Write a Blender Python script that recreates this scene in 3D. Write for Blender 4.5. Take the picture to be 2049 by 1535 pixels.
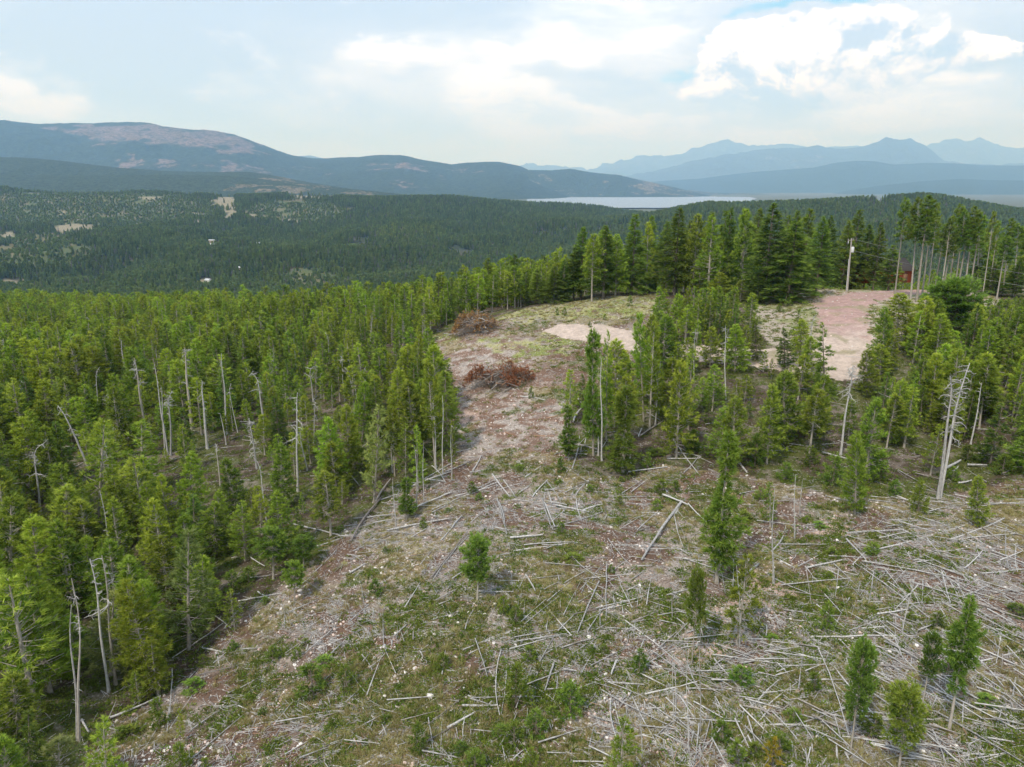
import bpy, bmesh, math, random
import numpy as np
from mathutils import Vector, Matrix, Euler

# ------------------------------------------------------------------ camera, sky, sun, exposure
for o in list(bpy.data.objects):
    bpy.data.objects.remove(o)
SC = bpy.context.scene
COL = SC.collection
CAM_Z = 30.0
PITCH = math.radians(15.5)
FPX = 1420.0                      # focal length in pixels of a 2049 px wide frame
cam_d = bpy.data.cameras.new('camera')
cam = bpy.data.objects.new('camera', cam_d)
COL.objects.link(cam)
cam.location = (0, 0, CAM_Z)
cam.rotation_euler = (math.radians(90) - PITCH, 0, 0)
cam_d.sensor_width = 36.0
cam_d.sensor_fit = 'HORIZONTAL'
cam_d.lens = 36.0 * FPX / 2049.0
cam_d.clip_start = 0.5
cam_d.clip_end = 150000.0
SC.camera = cam

SUN_EL, SUN_AZ = 52.0, 215.0      # degrees; azimuth clockwise from +Y (the viewing direction)
SUN_STRENGTH = 2.5
EXPOSURE = 0.5
HAZE_DENSITY = 7.0e-5

world = bpy.data.worlds.new('World')
SC.world = world
world.use_nodes = True


class NT:
    """small helper that writes node expressions"""
    def __init__(s, tree):
        s.t = tree
        s.n = tree.nodes
        s.l = tree.links

    def new(s, kind, **kw):
        nd = s.n.new(kind)
        for k, v in kw.items():
            setattr(nd, k, v)
        return nd

    def put(s, sock, v):
        if isinstance(v, bpy.types.NodeSocket):
            s.l.new(v, sock)
        elif isinstance(v, (tuple, list)) and sock.type == 'RGBA' and len(v) == 3:
            sock.default_value = (*v, 1)
        else:
            sock.default_value = v

    def m(s, op, a, b=None, c=None, clamp=False):
        nd = s.new('ShaderNodeMath', operation=op, use_clamp=clamp)
        s.put(nd.inputs[0], a)
        if b is not None:
            s.put(nd.inputs[1], b)
        if c is not None:
            s.put(nd.inputs[2], c)
        return nd.outputs[0]

    def step(s, v, lo, hi, a=0.0, b=1.0):
        nd = s.new('ShaderNodeMapRange', interpolation_type='SMOOTHSTEP')
        s.put(nd.inputs[0], v)
        for i, x in enumerate((lo, hi, a, b)):
            s.put(nd.inputs[1 + i], x)
        return nd.outputs[0]

    def mix(s, f, a, b, blend='MIX'):
        nd = s.new('ShaderNodeMix', data_type='RGBA', blend_type=blend)
        s.put(nd.inputs[0], f)
        s.put(nd.inputs[6], a)
        s.put(nd.inputs[7], b)
        return nd.outputs[2]

    def noise(s, vec, scale, detail=4, rough=0.5, dist=0.0, col=False):
        nd = s.new('ShaderNodeTexNoise')
        if vec is not None:
            s.put(nd.inputs['Vector'], vec)
        nd.inputs['Scale'].default_value = scale
        nd.inputs['Detail'].default_value = detail
        nd.inputs['Roughness'].default_value = rough
        nd.inputs['Distortion'].default_value = dist
        return nd.outputs['Color' if col else 'Fac']

    def xyz(s, x, y, z):
        nd = s.new('ShaderNodeCombineXYZ')
        s.put(nd.inputs[0], x); s.put(nd.inputs[1], y); s.put(nd.inputs[2], z)
        return nd.outputs[0]

    def attr(s, name, out='Fac'):
        nd = s.new('ShaderNodeAttribute', attribute_name=name)
        return nd.outputs[out]


def px_dir(px, py):
    """direction (x, y, z) through a pixel of the photograph"""
    u = (px - 1024.5) / FPX
    v = (767.5 - py) / FPX
    c, s_ = math.cos(PITCH), math.sin(PITCH)
    return u, c + v * s_, -s_ + v * c


def az_el(px, py):
    x, y, z = px_dir(px, py)
    return math.atan2(x, y), math.atan2(z, math.hypot(x, y))


def build_sky():
    t = NT(world.node_tree)
    for nd in list(t.n):
        t.n.remove(nd)
    out = t.new('ShaderNodeOutputWorld')
    sky = t.new('ShaderNodeTexSky', sky_type='NISHITA')
    sky.sun_disc = False
    sky.sun_elevation = math.radians(SUN_EL)
    sky.sun_rotation = math.radians(SUN_AZ)
    sky.altitude = 1900
    sky.air_density = 1.0
    sky.dust_density = 1.5
    bg_sky = t.new('ShaderNodeBackground')
    t.l.new(sky.outputs[0], bg_sky.inputs[0])
    bg_sky.inputs[1].default_value = 0.10
    co = t.new('ShaderNodeTexCoord')
    sep = t.new('ShaderNodeSeparateXYZ')
    t.l.new(co.outputs['Generated'], sep.inputs[0])
    x, y, z = sep.outputs
    hyp = t.m('SQRT', t.m('ADD', t.m('MULTIPLY', x, x), t.m('MULTIPLY', y, y)))
    az = t.m('ARCTAN2', x, y)
    el = t.m('ARCTAN2', z, hyp)
    elp = t.m('MAXIMUM', el, 0.0)
    # slow turbulence bends every cloud outline; seam of the azimuth lies behind the camera
    cxz = t.m('SINE', az)
    cyz = t.m('COSINE', az)
    # cloud coordinates: stretched along the horizon
    P = t.xyz(t.m('MULTIPLY', cxz, 1.0), t.m('MULTIPLY', cyz, 1.0), t.m('MULTIPLY', el, 2.1))
    wn = t.noise(P, 5.0, 6, 0.55, col=True)
    ws = t.new('ShaderNodeSeparateXYZ'); t.l.new(wn, ws.inputs[0])
    waz = t.m('MULTIPLY_ADD', t.m('SUBTRACT', ws.outputs[0], 0.5), 0.26, az)
    wel = t.m('MULTIPLY_ADD', t.m('SUBTRACT', ws.outputs[1], 0.5), 0.10, el)

    def blobs(lst):
        acc = None
        for (px, py, sx, sy, amp) in lst:
            a0, e0 = az_el(px, py)
            dx = t.m('MULTIPLY', t.m('SUBTRACT', waz, a0), FPX / sx)
            dy = t.m('MULTIPLY', t.m('SUBTRACT', wel, e0), FPX / sy)
            q = t.m('ADD', t.m('MULTIPLY', dx, dx), t.m('MULTIPLY', dy, dy))
            g = t.m('MULTIPLY', t.m('EXPONENT', t.m('MULTIPLY', q, -1.0)), amp)
            acc = g if acc is None else t.m('ADD', acc, g)
        return acc

    # layer 1: the veil of high cloud, brighter and greyer stretches
    f1 = t.noise(P, 3.2, 7, 0.6, 0.5)
    veil = t.step(f1, 0.35, 0.68)
    grey = (0.62, 0.69, 0.765)
    pale = (0.82, 0.88, 0.93)
    c = t.mix(veil, grey, pale)
    Ps = t.xyz(cxz, cyz, t.m('MULTIPLY', el, 4.2))
    f3 = t.noise(Ps, 5.5, 9, 0.6, 0.3)
    c = t.mix(t.step(f3, .40, .60, 0, .85), c, (0.60, 0.675, 0.76))
    # dark bank: upper left and the top middle
    dark = blobs([(250, -20, 420, 130, 0.9), (330, 165, 240, 75, 0.75), (800, 10, 300, 45, 0.5), (1010, 120, 180, 30, .45),
                  (1250, 165, 200, 40, 0.5), (2040, 60, 120, 60, 0.8), (1960, 150, 140, 28, .6), (1580, 195, 170, 30, 0.7),
                  (780, 115, 60, 14, .5), (120, 130, 170, 60, .35), (1300, 30, 300, 30, .3)])
    dm = t.step(t.m('ADD', dark, t.m('MULTIPLY', t.m('SUBTRACT', f1, 0.5), 0.9)), 0.05, 1.0)
    c = t.mix(dm, c, (0.555, 0.635, 0.72))
    # bright, creamy stretches
    br = blobs([(900, 190, 170, 40, 0.9), (620, 175, 200, 50, 0.6), (1120, 110, 330, 34, 1.0), (1500, 250, 500, 26, 0.55),
                (1150, 235, 240, 26, .8), (1400, 205, 110, 14, .5), (20, 205, 60, 40, 1.2), (1900, 195, 220, 30, 0.6), (760, 110, 90, 20, 0.6),
                (1350, 50, 260, 14, .5)])
    f2 = t.noise(P, 9.0, 8, 0.6, 0.2)
    bm = t.step(t.m('ADD', br, t.m('MULTIPLY', t.m('SUBTRACT', f2, 0.5), 2.6)), 0.30, 0.95)
    c = t.mix(t.m('MULTIPLY', bm, t.step(f3, .38, .56, 1.0, .35)), c, (0.84, 0.885, 0.94))
    # clear blue gaps
    gap = blobs([(1490, 72, 80, 14, 1.0), (1610, 8, 100, 12, 0.9), (1780, 102, 90, 14, 1.0), (1330, 140, 60, 10, .6), (1560, 110, 50, 30, .4)])
    gm = t.step(t.m('ADD', gap, t.m('MULTIPLY', t.m('SUBTRACT', f2, 0.5), 1.1)), 0.25, 0.9)
    c = t.mix(t.m('MULTIPLY', gm, 0.8), c, (0.36, 0.58, 0.76))
    # cumulus
    Pc = t.xyz(cxz, cyz, t.m('MULTIPLY', el, 1.25))
    Pc2 = t.xyz(t.m('ADD', cxz, -0.008), cyz, t.m('MULTIPLY_ADD', el, 1.25, 0.022))
    n_a = t.noise(Pc, 11.0, 9, 0.62, 0.15)
    n_b = t.noise(Pc2, 11.0, 9, 0.62, 0.15)
    cu = blobs([(1590, 120, 120, 62, 1.15), (1720, 130, 75, 60, 0.9), (1440, 130, 110, 45, 0.85), (1880, 105, 95, 42, 1.1),
                (1690, 190, 70, 28, 0.6), (1960, 105, 60, 25, .7), (2060, 215, 160, 26, .6), (1540, 75, 70, 30, .5)])
    D = t.m('ADD', cu, t.m('MULTIPLY', t.m('SUBTRACT', n_a, 0.5), 1.7))
    cmask = t.step(D, 0.42, 0.62)
    lit = t.m('MULTIPLY_ADD', t.m('SUBTRACT', n_a, n_b), 7.5, 0.60, clamp=True)
    a0, e0 = az_el(1600, 215)
    low = t.step(t.m('ADD', wel, t.m('MULTIPLY', n_a, 0.05)), e0 + 0.02, e0 + 0.085)
    litm = t.m('MULTIPLY', lit, t.m('MULTIPLY_ADD', low, 0.6, 0.4))
    ccol = t.mix(litm, (0.55, 0.635, 0.745), (0.98, 0.98, 0.975))
    c = t.mix(t.m('MULTIPLY', cmask, 0.92), c, ccol)
    # paler towards the horizon
    hz = t.step(el, 0.0, 0.17, 1.0, 0.0)
    c = t.mix(t.m('MULTIPLY', t.m('MULTIPLY', hz, t.m('MULTIPLY_ADD', f3, 0.9, 0.5, clamp=True)), 0.92), c, (0.51, 0.655, 0.91))
    vm = t.new('ShaderNodeVectorMath', operation='MULTIPLY_ADD')
    t.put(vm.inputs[0], c); vm.inputs[1].default_value = (1.62, 1.52, 1.40); vm.inputs[2].default_value = (-.475, -.425, -.30)
    bg_c = t.new('ShaderNodeBackground')
    t.put(bg_c.inputs[0], vm.outputs[0])
    bg_c.inputs[1].default_value = 1.12
    mixs = t.new('ShaderNodeMixShader')
    mixs.inputs[0].default_value = 0.93
    t.l.new(bg_sky.outputs[0], mixs.inputs[1])
    t.l.new(bg_c.outputs[0], mixs.inputs[2])
    t.l.new(mixs.outputs[0], out.inputs[0])


build_sky()
sun_d = bpy.data.lights.new('sun', 'SUN')
sun_d.energy = SUN_STRENGTH
sun_d.angle = math.radians(5)
sun_d.color = (1.0, 0.95, 0.87)
sun = bpy.data.objects.new('sun', sun_d)
COL.objects.link(sun)
sun.rotation_euler = (math.radians(90 - SUN_EL), 0, math.radians(180 - SUN_AZ))
SC.view_settings.view_transform = 'Standard'
SC.view_settings.look = 'None'
SC.view_settings.gamma = 1.0
SC.view_settings.use_curve_mapping = False
SC.view_settings.exposure = EXPOSURE
SC.cycles.use_denoising = True
SC.cycles.max_bounces = 6
SC.cycles.diffuse_bounces = 3
SC.cycles.transmission_bounces = 3
SC.cycles.volume_bounces = 1
SC.cycles.use_adaptive_sampling = True
SC.cycles.adaptive_threshold = 0.015
SC.cycles.caustics_reflective = False
SC.cycles.caustics_refractive = False

# ------------------------------------------------------------------ terrain maths
RNG = np.random.default_rng(7)
random.seed(11)
_tab = np.random.default_rng(3).random((256, 256))


def vnoise(x, y):
    x = np.asarray(x, float); y = np.asarray(y, float)
    xi = np.floor(x).astype(int); yi = np.floor(y).astype(int)
    fx = x - xi; fy = y - yi
    fx = fx * fx * (3 - 2 * fx); fy = fy * fy * (3 - 2 * fy)
    a = _tab[xi & 255, yi & 255]; b = _tab[(xi + 1) & 255, yi & 255]
    c = _tab[xi & 255, (yi + 1) & 255]; d = _tab[(xi + 1) & 255, (yi + 1) & 255]
    return (a * (1 - fx) + b * fx) * (1 - fy) + (c * (1 - fx) + d * fx) * fy


def fbm(x, y, octv=4, gain=0.5):
    s = 0; a = 1; n = 0
    for i in range(octv):
        s = s + a * vnoise(x * 2 ** i + 17.3 * i, y * 2 ** i + 9.1 * i)
        n += a; a *= gain
    return s / n


def sstep(v, lo, hi):
    t = np.clip((np.asarray(v, float) - lo) / (hi - lo), 0, 1)
    return t * t * (3 - 2 * t)


def slope_of(py):
    _, y, z = px_dir(0, py)
    return -z / y


CREST = [(-400, 375), (0, 378), (150, 380), (300, 383), (450, 388), (560, 390), (640, 391), (750, 400), (850, 396), (950, 395), (1050, 408),
         (1200, 414), (1350, 416), (1500, 416), (1600, 412), (1700, 403), (1780, 397), (1850, 398), (1920, 407), (2049, 430), (2400, 440)]
# (pixel x, pixel y of the ground there, depth in metres)
CP = [(0, 1535, 36), (600, 1535, 32), (1100, 1535, 31), (1600, 1535, 30), (2049, 1535, 29.5), (300, 1400, 42), (1024, 1200, 46), (1600, 1200, 45.5),
      (2049, 1200, 43.5), (600, 1200, 50), (1024, 1000, 64), (1700, 1000, 61), (1350, 1000, 63), (2049, 950, 64), (1000, 775, 100), (950, 670, 126), (1150, 600, 150),
      (1300, 583, 156), (1695, 583, 142), (1650, 740, 92), (1300, 700, 108), (1400, 850, 80), (2049, 600, 125), (2049, 800, 80), (600, 1000, 72), (300, 900, 92),
      (0, 900, 95), (0, 1100, 66), (0, 750, 140), (300, 700, 175), (600, 700, 160), (800, 655, 155), (0, 650, 250),
      (300, 632, 320), (600, 640, 235), (800, 618, 200), (0, 625, 410), (1000, 610, 168), (2400, 580, 120), (2500, 950, 60), (-400, 1100, 64), (-400, 700, 160)]
CPS = [(a, slope_of(b), c) for a, b, c in CP]
for X in (-400, 0, 300, 600):
    CPS += [(X, .187, 550), (X, .192, 750), (X, slope_of(607), 1000)]
for X in (850, 1100):
    CPS += [(X, .19, 300), (X, .22, 500), (X, .2, 750), (X, slope_of(600), 1000)]
for X in (1400, 1700, 2049, 2400):
    CPS += [(X, .145, 175), (X, .17, 260), (X, .2, 450), (X, .18, 700), (X, slope_of(560), 950)]
for X in (-400, 0, 300, 600, 900, 1150):
    cr = np.interp(X, *zip(*CREST))
    CPS += [(X, slope_of(505), 1500), (X, slope_of(450), 2100), (X, slope_of(cr + 22), 2550), (X, slope_of(cr), 2900), (X, .040, 3500)]
for X in (1400, 1700, 1850, 2049, 2400):
    cr = np.interp(X, *zip(*CREST))
    CPS += [(X, slope_of(480), 1250), (X, slope_of((cr + 480) / 2), 1600), (X, slope_of(cr), 2000), (X, .045, 2500), (X, .038, 3500)]
CPS = np.array(CPS)


def _feat(px, Y):
    return np.stack([(px - 1024.5) / FPX * 1.6, np.log(Y)], -1)


def _tps_kernel(A, B):
    r2 = ((A[:, None, :] - B[None, :, :]) ** 2).sum(-1)
    return 0.5 * r2 * np.log(r2 + 1e-9)


_F = _feat(CPS[:, 0], CPS[:, 2])
_K = _tps_kernel(_F, _F) + np.eye(len(_F)) * 2e-4
_Pm = np.hstack([np.ones((len(_F), 1)), _F])
_A = np.block([[_K, _Pm], [_Pm.T, np.zeros((3, 3))]])
_W = np.linalg.solve(_A, np.concatenate([CPS[:, 1], np.zeros(3)]))
PLAIN_Z = CAM_Z - 111.0


def _tps(px, Y):
    F = _feat(px.ravel(), Y.ravel())
    out = np.empty(len(F))
    for i in range(0, len(F), 20000):
        f = F[i:i + 20000]
        out[i:i + 20000] = _tps_kernel(f, _F) @ _W[:-3] + _W[-3] + f @ _W[-2:]
    return out.reshape(px.shape)


# the slope is tabulated once on a (azimuth, log distance) lattice
_LA = np.linspace(-1.0, 1.0, 241)
_LL = np.linspace(math.log(26), math.log(3600), 421)
_gA, _gL = np.meshgrid(_LA, _LL, indexing='ij')
_u2px = FPX * math.cos(PITCH)      # about right: pixel column for x / y near the picture's middle rows
_TAB = _tps(_gA * FPX * (math.cos(PITCH) + 0.06) + 1024.5, np.exp(_gL))


def hgt(x, y):
    x = np.asarray(x, float); y = np.asarray(y, float)
    Y = np.clip(y, 27.0, 3550.0)
    a = np.clip(x / Y, -0.98, 0.98)
    L = np.log(Y)
    fa = (a - _LA[0]) / (_LA[1] - _LA[0]); fl = (L - _LL[0]) / (_LL[1] - _LL[0])
    ia = np.clip(fa.astype(int), 0, len(_LA) - 2); il = np.clip(fl.astype(int), 0, len(_LL) - 2)
    ta = fa - ia; tl = fl - il
    s = (_TAB[ia, il] * (1 - ta) + _TAB[ia + 1, il] * ta) * (1 - tl) + (_TAB[ia, il + 1] * (1 - ta) + _TAB[ia + 1, il + 1] * ta) * tl
    z = CAM_Z - Y * s
    # relief
    z = z + (fbm(x / 7, y / 7, 3) - 0.5) * 0.9 + (fbm(x / 26 + 5, y / 26, 3) - 0.5) * 1.6 * sstep(Y, 40, 160)
    far = sstep(Y, 700, 1300)
    # ravines and spurs of the far hillside
    rv = np.abs(fbm(x / 420 + 3.1, y / 900 + 1.7, 4) - 0.5) * 2
    lim = np.interp(a, [-.9, .08, .28, .9], [2750, 2650, 1850, 1850])
    keep = 1 - .9 * sstep(Y / lim, .62, .95)
    z = z + far * (sstep(rv, 0, .5) - .6) * 40 * sstep(Y, 900, 1400) * keep
    z = z + far * (fbm(x / 150, y / 150, 4) - .5) * 16 * keep
    k = sstep(y, 3200, 4200)
    return z * (1 - k) + k * (PLAIN_Z + (fbm(x / 900, y / 900, 3) - .6) * 2)


def ground_at(px, py, tmax=3000.0):
    """where the ray through a pixel of the photograph meets the ground"""
    px = np.atleast_1d(np.asarray(px, float)); py = np.atleast_1d(np.asarray(py, float))
    u = (px - 1024.5) / FPX; v = (767.5 - py) / FPX
    c, s_ = math.cos(PITCH), math.sin(PITCH)
    dy = c + v * s_; dz = -s_ + v * c
    Ys = np.exp(np.linspace(math.log(24), math.log(tmax), 700))
    X = (u / dy)[:, None] * Ys; Z = CAM_Z + (dz / dy)[:, None] * Ys
    below = Z < hgt(X, np.broadcast_to(Ys, X.shape))
    i = np.where(below.any(1), below.argmax(1), len(Ys) - 1)
    i = np.maximum(i, 1)
    lo, hi = Ys[i - 1], Ys[i]
    for _ in range(14):
        m = (lo + hi) / 2
        b = CAM_Z + dz / dy * m < hgt(u / dy * m, m)
        hi = np.where(b, m, hi); lo = np.where(b, lo, m)
    Y = (lo + hi) / 2
    x = u / dy * Y
    return x, Y, hgt(x, Y)


def to_px(x, y, z):
    """photograph pixel of a world point"""
    c, s_ = math.cos(PITCH), math.sin(PITCH)
    zz = z - CAM_Z
    d = y * c - zz * s_
    up = y * s_ + zz * c
    return 1024.5 + FPX * x / d, 767.5 - FPX * up / d, d


def in_poly(px, py, poly):
    px = np.asarray(px, float); py = np.asarray(py, float)
    inside = np.zeros(px.shape, bool)
    n = len(poly)
    for i in range(n):
        x1, y1 = poly[i]; x2, y2 = poly[(i + 1) % n]
        if y1 == y2:
            continue
        cond = ((y1 > py) != (y2 > py)) & (px < (x2 - x1) * (py - y1) / (y2 - y1) + x1)
        inside ^= cond
    return inside

# ------------------------------------------------------------------ object helpers
def tag(o, label=None, cat=None, group=None, kind=None):
    if label: o['label'] = label
    if cat: o['category'] = cat
    if group: o['group'] = group
    if kind: o['kind'] = kind
    return o


def mesh_from(name, V, F, mat=None, smooth=False, attrs=None):
    """V (n,3); F an array of triangles or quads, or a list of mixed faces"""
    me = bpy.data.meshes.new(name)
    V = np.asarray(V, np.float32)
    if isinstance(F, np.ndarray):
        k = F.shape[1]
        me.vertices.add(len(V)); me.vertices.foreach_set('co', V.ravel())
        me.loops.add(F.size); me.loops.foreach_set('vertex_index', F.astype(np.int32).ravel())
        me.polygons.add(len(F))
        me.polygons.foreach_set('loop_start', np.arange(0, F.size, k, dtype=np.int32))
        me.update(calc_edges=True)
    else:
        me.from_pydata(V.tolist(), [], F)
    if smooth:
        me.polygons.foreach_set('use_smooth', np.ones(len(me.polygons), bool))
    for k_, arr in (attrs or {}).items():
        arr = np.asarray(arr, np.float32)
        if arr.ndim == 1:
            at = me.attributes.new(k_, 'FLOAT', 'POINT'); at.data.foreach_set('value', arr)
        else:
            at = me.attributes.new(k_, 'FLOAT_COLOR', 'POINT')
            at.data.foreach_set('color', np.hstack([arr, np.ones((len(arr), 1), np.float32)]).ravel())
    if mat:
        me.materials.append(mat)
    return me


def link(name, me, parent=None, loc=(0, 0, 0), rot=(0, 0, 0), scale=(1, 1, 1)):
    o = bpy.data.objects.new(name, me)
    COL.objects.link(o)
    o.parent = parent
    o.location = loc; o.rotation_euler = rot; o.scale = scale
    return o


class Geo:
    """collects tubes, blades and boxes into one mesh"""
    def __init__(s):
        s.V = []; s.F3 = []; s.F4 = []; s.n = 0; s.col = []

    def add(s, V, F, shade=0.5):
        V = np.asarray(V, float).reshape(-1, 3)
        F = np.asarray(F, int) + s.n
        (s.F3 if F.shape[1] == 3 else s.F4).append(F)
        s.V.append(V); s.n += len(V)
        s.col.append(np.broadcast_to(np.asarray(shade, float), (len(V),)))

    def tube(s, pts, rad, k=6, cap=True, shade=0.5, wob=0.0, rg=None):
        pts = np.asarray(pts, float); m = len(pts)
        rad = np.broadcast_to(np.asarray(rad, float), (m,))
        tan = np.gradient(pts, axis=0)
        tan /= np.linalg.norm(tan, axis=1)[:, None] + 1e-9
        ref = np.array([0, 0, 1.0]) if abs(tan[0][2]) < .9 else np.array([1.0, 0, 0])
        a = np.cross(tan, ref); a /= np.linalg.norm(a, axis=1)[:, None] + 1e-9
        b = np.cross(tan, a)
        th = np.arange(k) / k * 2 * math.pi
        r = rad[:, None] * np.ones((m, k))
        if wob and rg is not None:
            r = r * (1 + wob * (rg.random((m, k)) - .5) * 2)
        V = pts[:, None, :] + r[:, :, None] * (np.cos(th)[None, :, None] * a[:, None, :] + np.sin(th)[None, :, None] * b[:, None, :])
        i = np.arange(m - 1)[:, None] * k; j = np.arange(k)[None, :]; j2 = (j + 1) % k
        F = np.stack([i + j, i + j2, i + k + j2, i + k + j], -1).reshape(-1, 4)
        s.add(V.reshape(-1, 3), F, shade)
        if cap:
            for e, c in ((0, pts[0]), (m - 1, pts[-1])):
                base = V[e]
                vv = np.vstack([base, c[None]])
                f = np.array([[q, (q + 1) % k, k] if e else [(q + 1) % k, q, k] for q in range(k)])
                s.add(vv, f, shade)

    def box(s, c, size, rz=0.0, shade=.5):
        cx, cy, cz = c; sx, sy, sz = [q / 2 for q in size]
        V = np.array([(x, y, z) for x in (-sx, sx) for y in (-sy, sy) for z in (-sz, sz)])
        if rz:
            cc, ss = math.cos(rz), math.sin(rz)
            V = np.stack([V[:, 0] * cc - V[:, 1] * ss, V[:, 0] * ss + V[:, 1] * cc, V[:, 2]], -1)
        V = V + np.array([cx, cy, cz])
        s.add(V, [[0, 1, 3, 2], [4, 6, 7, 5], [0, 4, 5, 1], [2, 3, 7, 6], [0, 2, 6, 4], [1, 5, 7, 3]], shade)

    def mesh(s, name, mat=None, smooth=False):
        V = np.vstack(s.V)
        me = bpy.data.meshes.new(name)
        f3 = np.vstack(s.F3) if s.F3 else np.zeros((0, 3), int)
        f4 = np.vstack(s.F4) if s.F4 else np.zeros((0, 4), int)
        me.vertices.add(len(V)); me.vertices.foreach_set('co', V.astype(np.float32).ravel())
        idx = np.concatenate([f3.ravel(), f4.ravel()]).astype(np.int32)
        me.loops.add(len(idx)); me.loops.foreach_set('vertex_index', idx)
        me.polygons.add(len(f3) + len(f4))
        st = np.concatenate([np.arange(len(f3)) * 3, len(f3) * 3 + np.arange(len(f4)) * 4]).astype(np.int32)
        me.polygons.foreach_set('loop_start', st)
        me.update(calc_edges=True)
        if smooth:
            me.polygons.foreach_set('use_smooth', np.ones(len(me.polygons), bool))
        at = me.attributes.new('shade', 'FLOAT', 'POINT')
        at.data.foreach_set('value', np.concatenate(s.col).astype(np.float32))
        if mat:
            me.materials.append(mat)
        return me


# ------------------------------------------------------------------ materials
def new_mat(name, rough=0.9, spec=0.2):
    m = bpy.data.materials.new(name)
    m.use_nodes = True
    t = NT(m.node_tree)
    b = t.n['Principled BSDF']
    b.inputs['Roughness'].default_value = rough
    b.inputs['Specular IOR Level'].default_value = spec
    return m, t, b


def mat_plain(name, col, rough=0.8, spec=0.3, metal=0.0, var=0.25, scale=6.0):
    m, t, b = new_mat(name, rough, spec)
    co = t.new('ShaderNodeTexCoord').outputs['Object']
    n = t.noise(co, scale, 5, .6)
    k = t.m('MULTIPLY_ADD', n, var * 2, 1 - var)
    t.put(b.inputs['Base Color'], t.mix(1.0, (*col, 1), t.xyz(k, k, k), 'MULTIPLY'))
    b.inputs['Metallic'].default_value = metal
    return m


def mat_foliage(name, c_dark, c_light, c_tip, transl=0.35):
    """needles: each tree has its own tone, clumps within a crown differ, bright tips over a darker inside put crown light and shade into the colour"""
    m, t, b = new_mat(name, 0.6, 0.25)
    oi = t.new('ShaderNodeObjectInfo')
    co = t.new('ShaderNodeTexCoord').outputs['Object']
    n = t.noise(co, 1.7, 3, .6)
    r = t.m('MULTIPLY_ADD', oi.outputs['Random'], 0.85, t.m('MULTIPLY_ADD', n, 0.7, -0.42), clamp=True)
    c = t.mix(r, (*c_dark, 1), (*c_light, 1))
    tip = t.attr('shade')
    c = t.mix(t.step(tip, 0.55, 1.0, 0, .8), c, (*c_tip, 1))  # brighter outer blades: light and shade of the crown, painted in
    hs = t.new('ShaderNodeHueSaturation')
    t.put(hs.inputs['Hue'], t.m('MULTIPLY_ADD', t.m('FRACT', t.m('MULTIPLY', oi.outputs['Random'], 37.7)), 0.038, 0.482))
    t.put(hs.inputs['Value'], t.m('MULTIPLY_ADD', t.m('FRACT', t.m('MULTIPLY', oi.outputs['Random'], 13.3)), 0.5, 0.75))
    t.put(hs.inputs['Color'], c)
    c = hs.outputs[0]
    t.put(b.inputs['Base Color'], c)
    tr = t.new('ShaderNodeBsdfTranslucent')
    t.put(tr.inputs[0], t.mix(1.0, c, (1.15, 1.2, .6, 1), 'MULTIPLY'))
    mx = t.new('ShaderNodeMixShader')
    mx.inputs[0].default_value = transl
    t.l.new(b.outputs[0], mx.inputs[1]); t.l.new(tr.outputs[0], mx.inputs[2])
    t.l.new(mx.outputs[0], t.n['Material Output'].inputs[0])
    return m


def mat_bark(name, c1, c2, scale=5.0):
    m, t, b = new_mat(name, 0.95, 0.1)
    co = t.new('ShaderNodeTexCoord').outputs['Object']
    mp = t.new('ShaderNodeMapping'); t.l.new(co, mp.inputs[0]); mp.inputs['Scale'].default_value = (3, 3, .7)
    n = t.noise(mp.outputs[0], scale, 6, .65)
    oi = t.new('ShaderNodeObjectInfo')
    f = t.m('ADD', t.step(n, .3, .7), t.m('MULTIPLY_ADD', oi.outputs['Random'], .7, -.35), clamp=True)
    c = t.mix(f, (*c1, 1), (*c2, 1))
    t.put(b.inputs['Base Color'], c)
    bp = t.new('ShaderNodeBump'); bp.inputs['Strength'].default_value = .5; bp.inputs['Distance'].default_value = .02
    t.put(bp.inputs['Height'], n); t.l.new(bp.outputs[0], b.inputs['Normal'])
    return m


M = {}
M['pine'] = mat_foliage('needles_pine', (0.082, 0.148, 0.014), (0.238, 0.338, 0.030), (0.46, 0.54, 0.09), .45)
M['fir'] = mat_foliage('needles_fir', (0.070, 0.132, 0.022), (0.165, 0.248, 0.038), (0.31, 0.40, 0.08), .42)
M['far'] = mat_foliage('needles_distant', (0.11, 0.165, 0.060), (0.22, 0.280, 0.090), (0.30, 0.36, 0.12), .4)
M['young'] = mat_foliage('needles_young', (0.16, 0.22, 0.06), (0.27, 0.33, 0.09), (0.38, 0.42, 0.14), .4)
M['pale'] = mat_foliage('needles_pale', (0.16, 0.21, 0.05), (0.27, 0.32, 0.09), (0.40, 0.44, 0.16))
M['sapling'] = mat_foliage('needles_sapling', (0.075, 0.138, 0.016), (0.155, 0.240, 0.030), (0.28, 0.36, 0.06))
M['shrub'] = mat_foliage('leaves_shrub', (0.090, 0.140, 0.018), (0.190, 0.250, 0.040), (0.30, 0.34, 0.07), .4)
M['yellow'] = mat_foliage('needles_yellow', (0.36, 0.31, 0.02), (0.46, 0.40, 0.03), (0.5, .46, .06), .3)
M['rust'] = mat_foliage('needles_rust', (0.17, 0.075, 0.030), (0.34, 0.165, 0.065), (0.48, 0.28, 0.14), .2)
M['straw'] = mat_foliage('straw_grass', (0.24, 0.20, 0.09), (0.36, 0.33, 0.14), (0.45, 0.41, 0.22), .3)
M['bark'] = mat_bark('bark_grey_brown', (0.13, 0.105, 0.085), (0.27, 0.235, 0.20))
M['bark_pale'] = mat_bark('bark_pale', (0.24, 0.215, 0.18), (0.46, 0.42, 0.37))
M['dead'] = mat_bark('weathered_dead_wood', (0.27, 0.26, 0.25), (0.56, 0.55, 0.53), 4)
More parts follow.
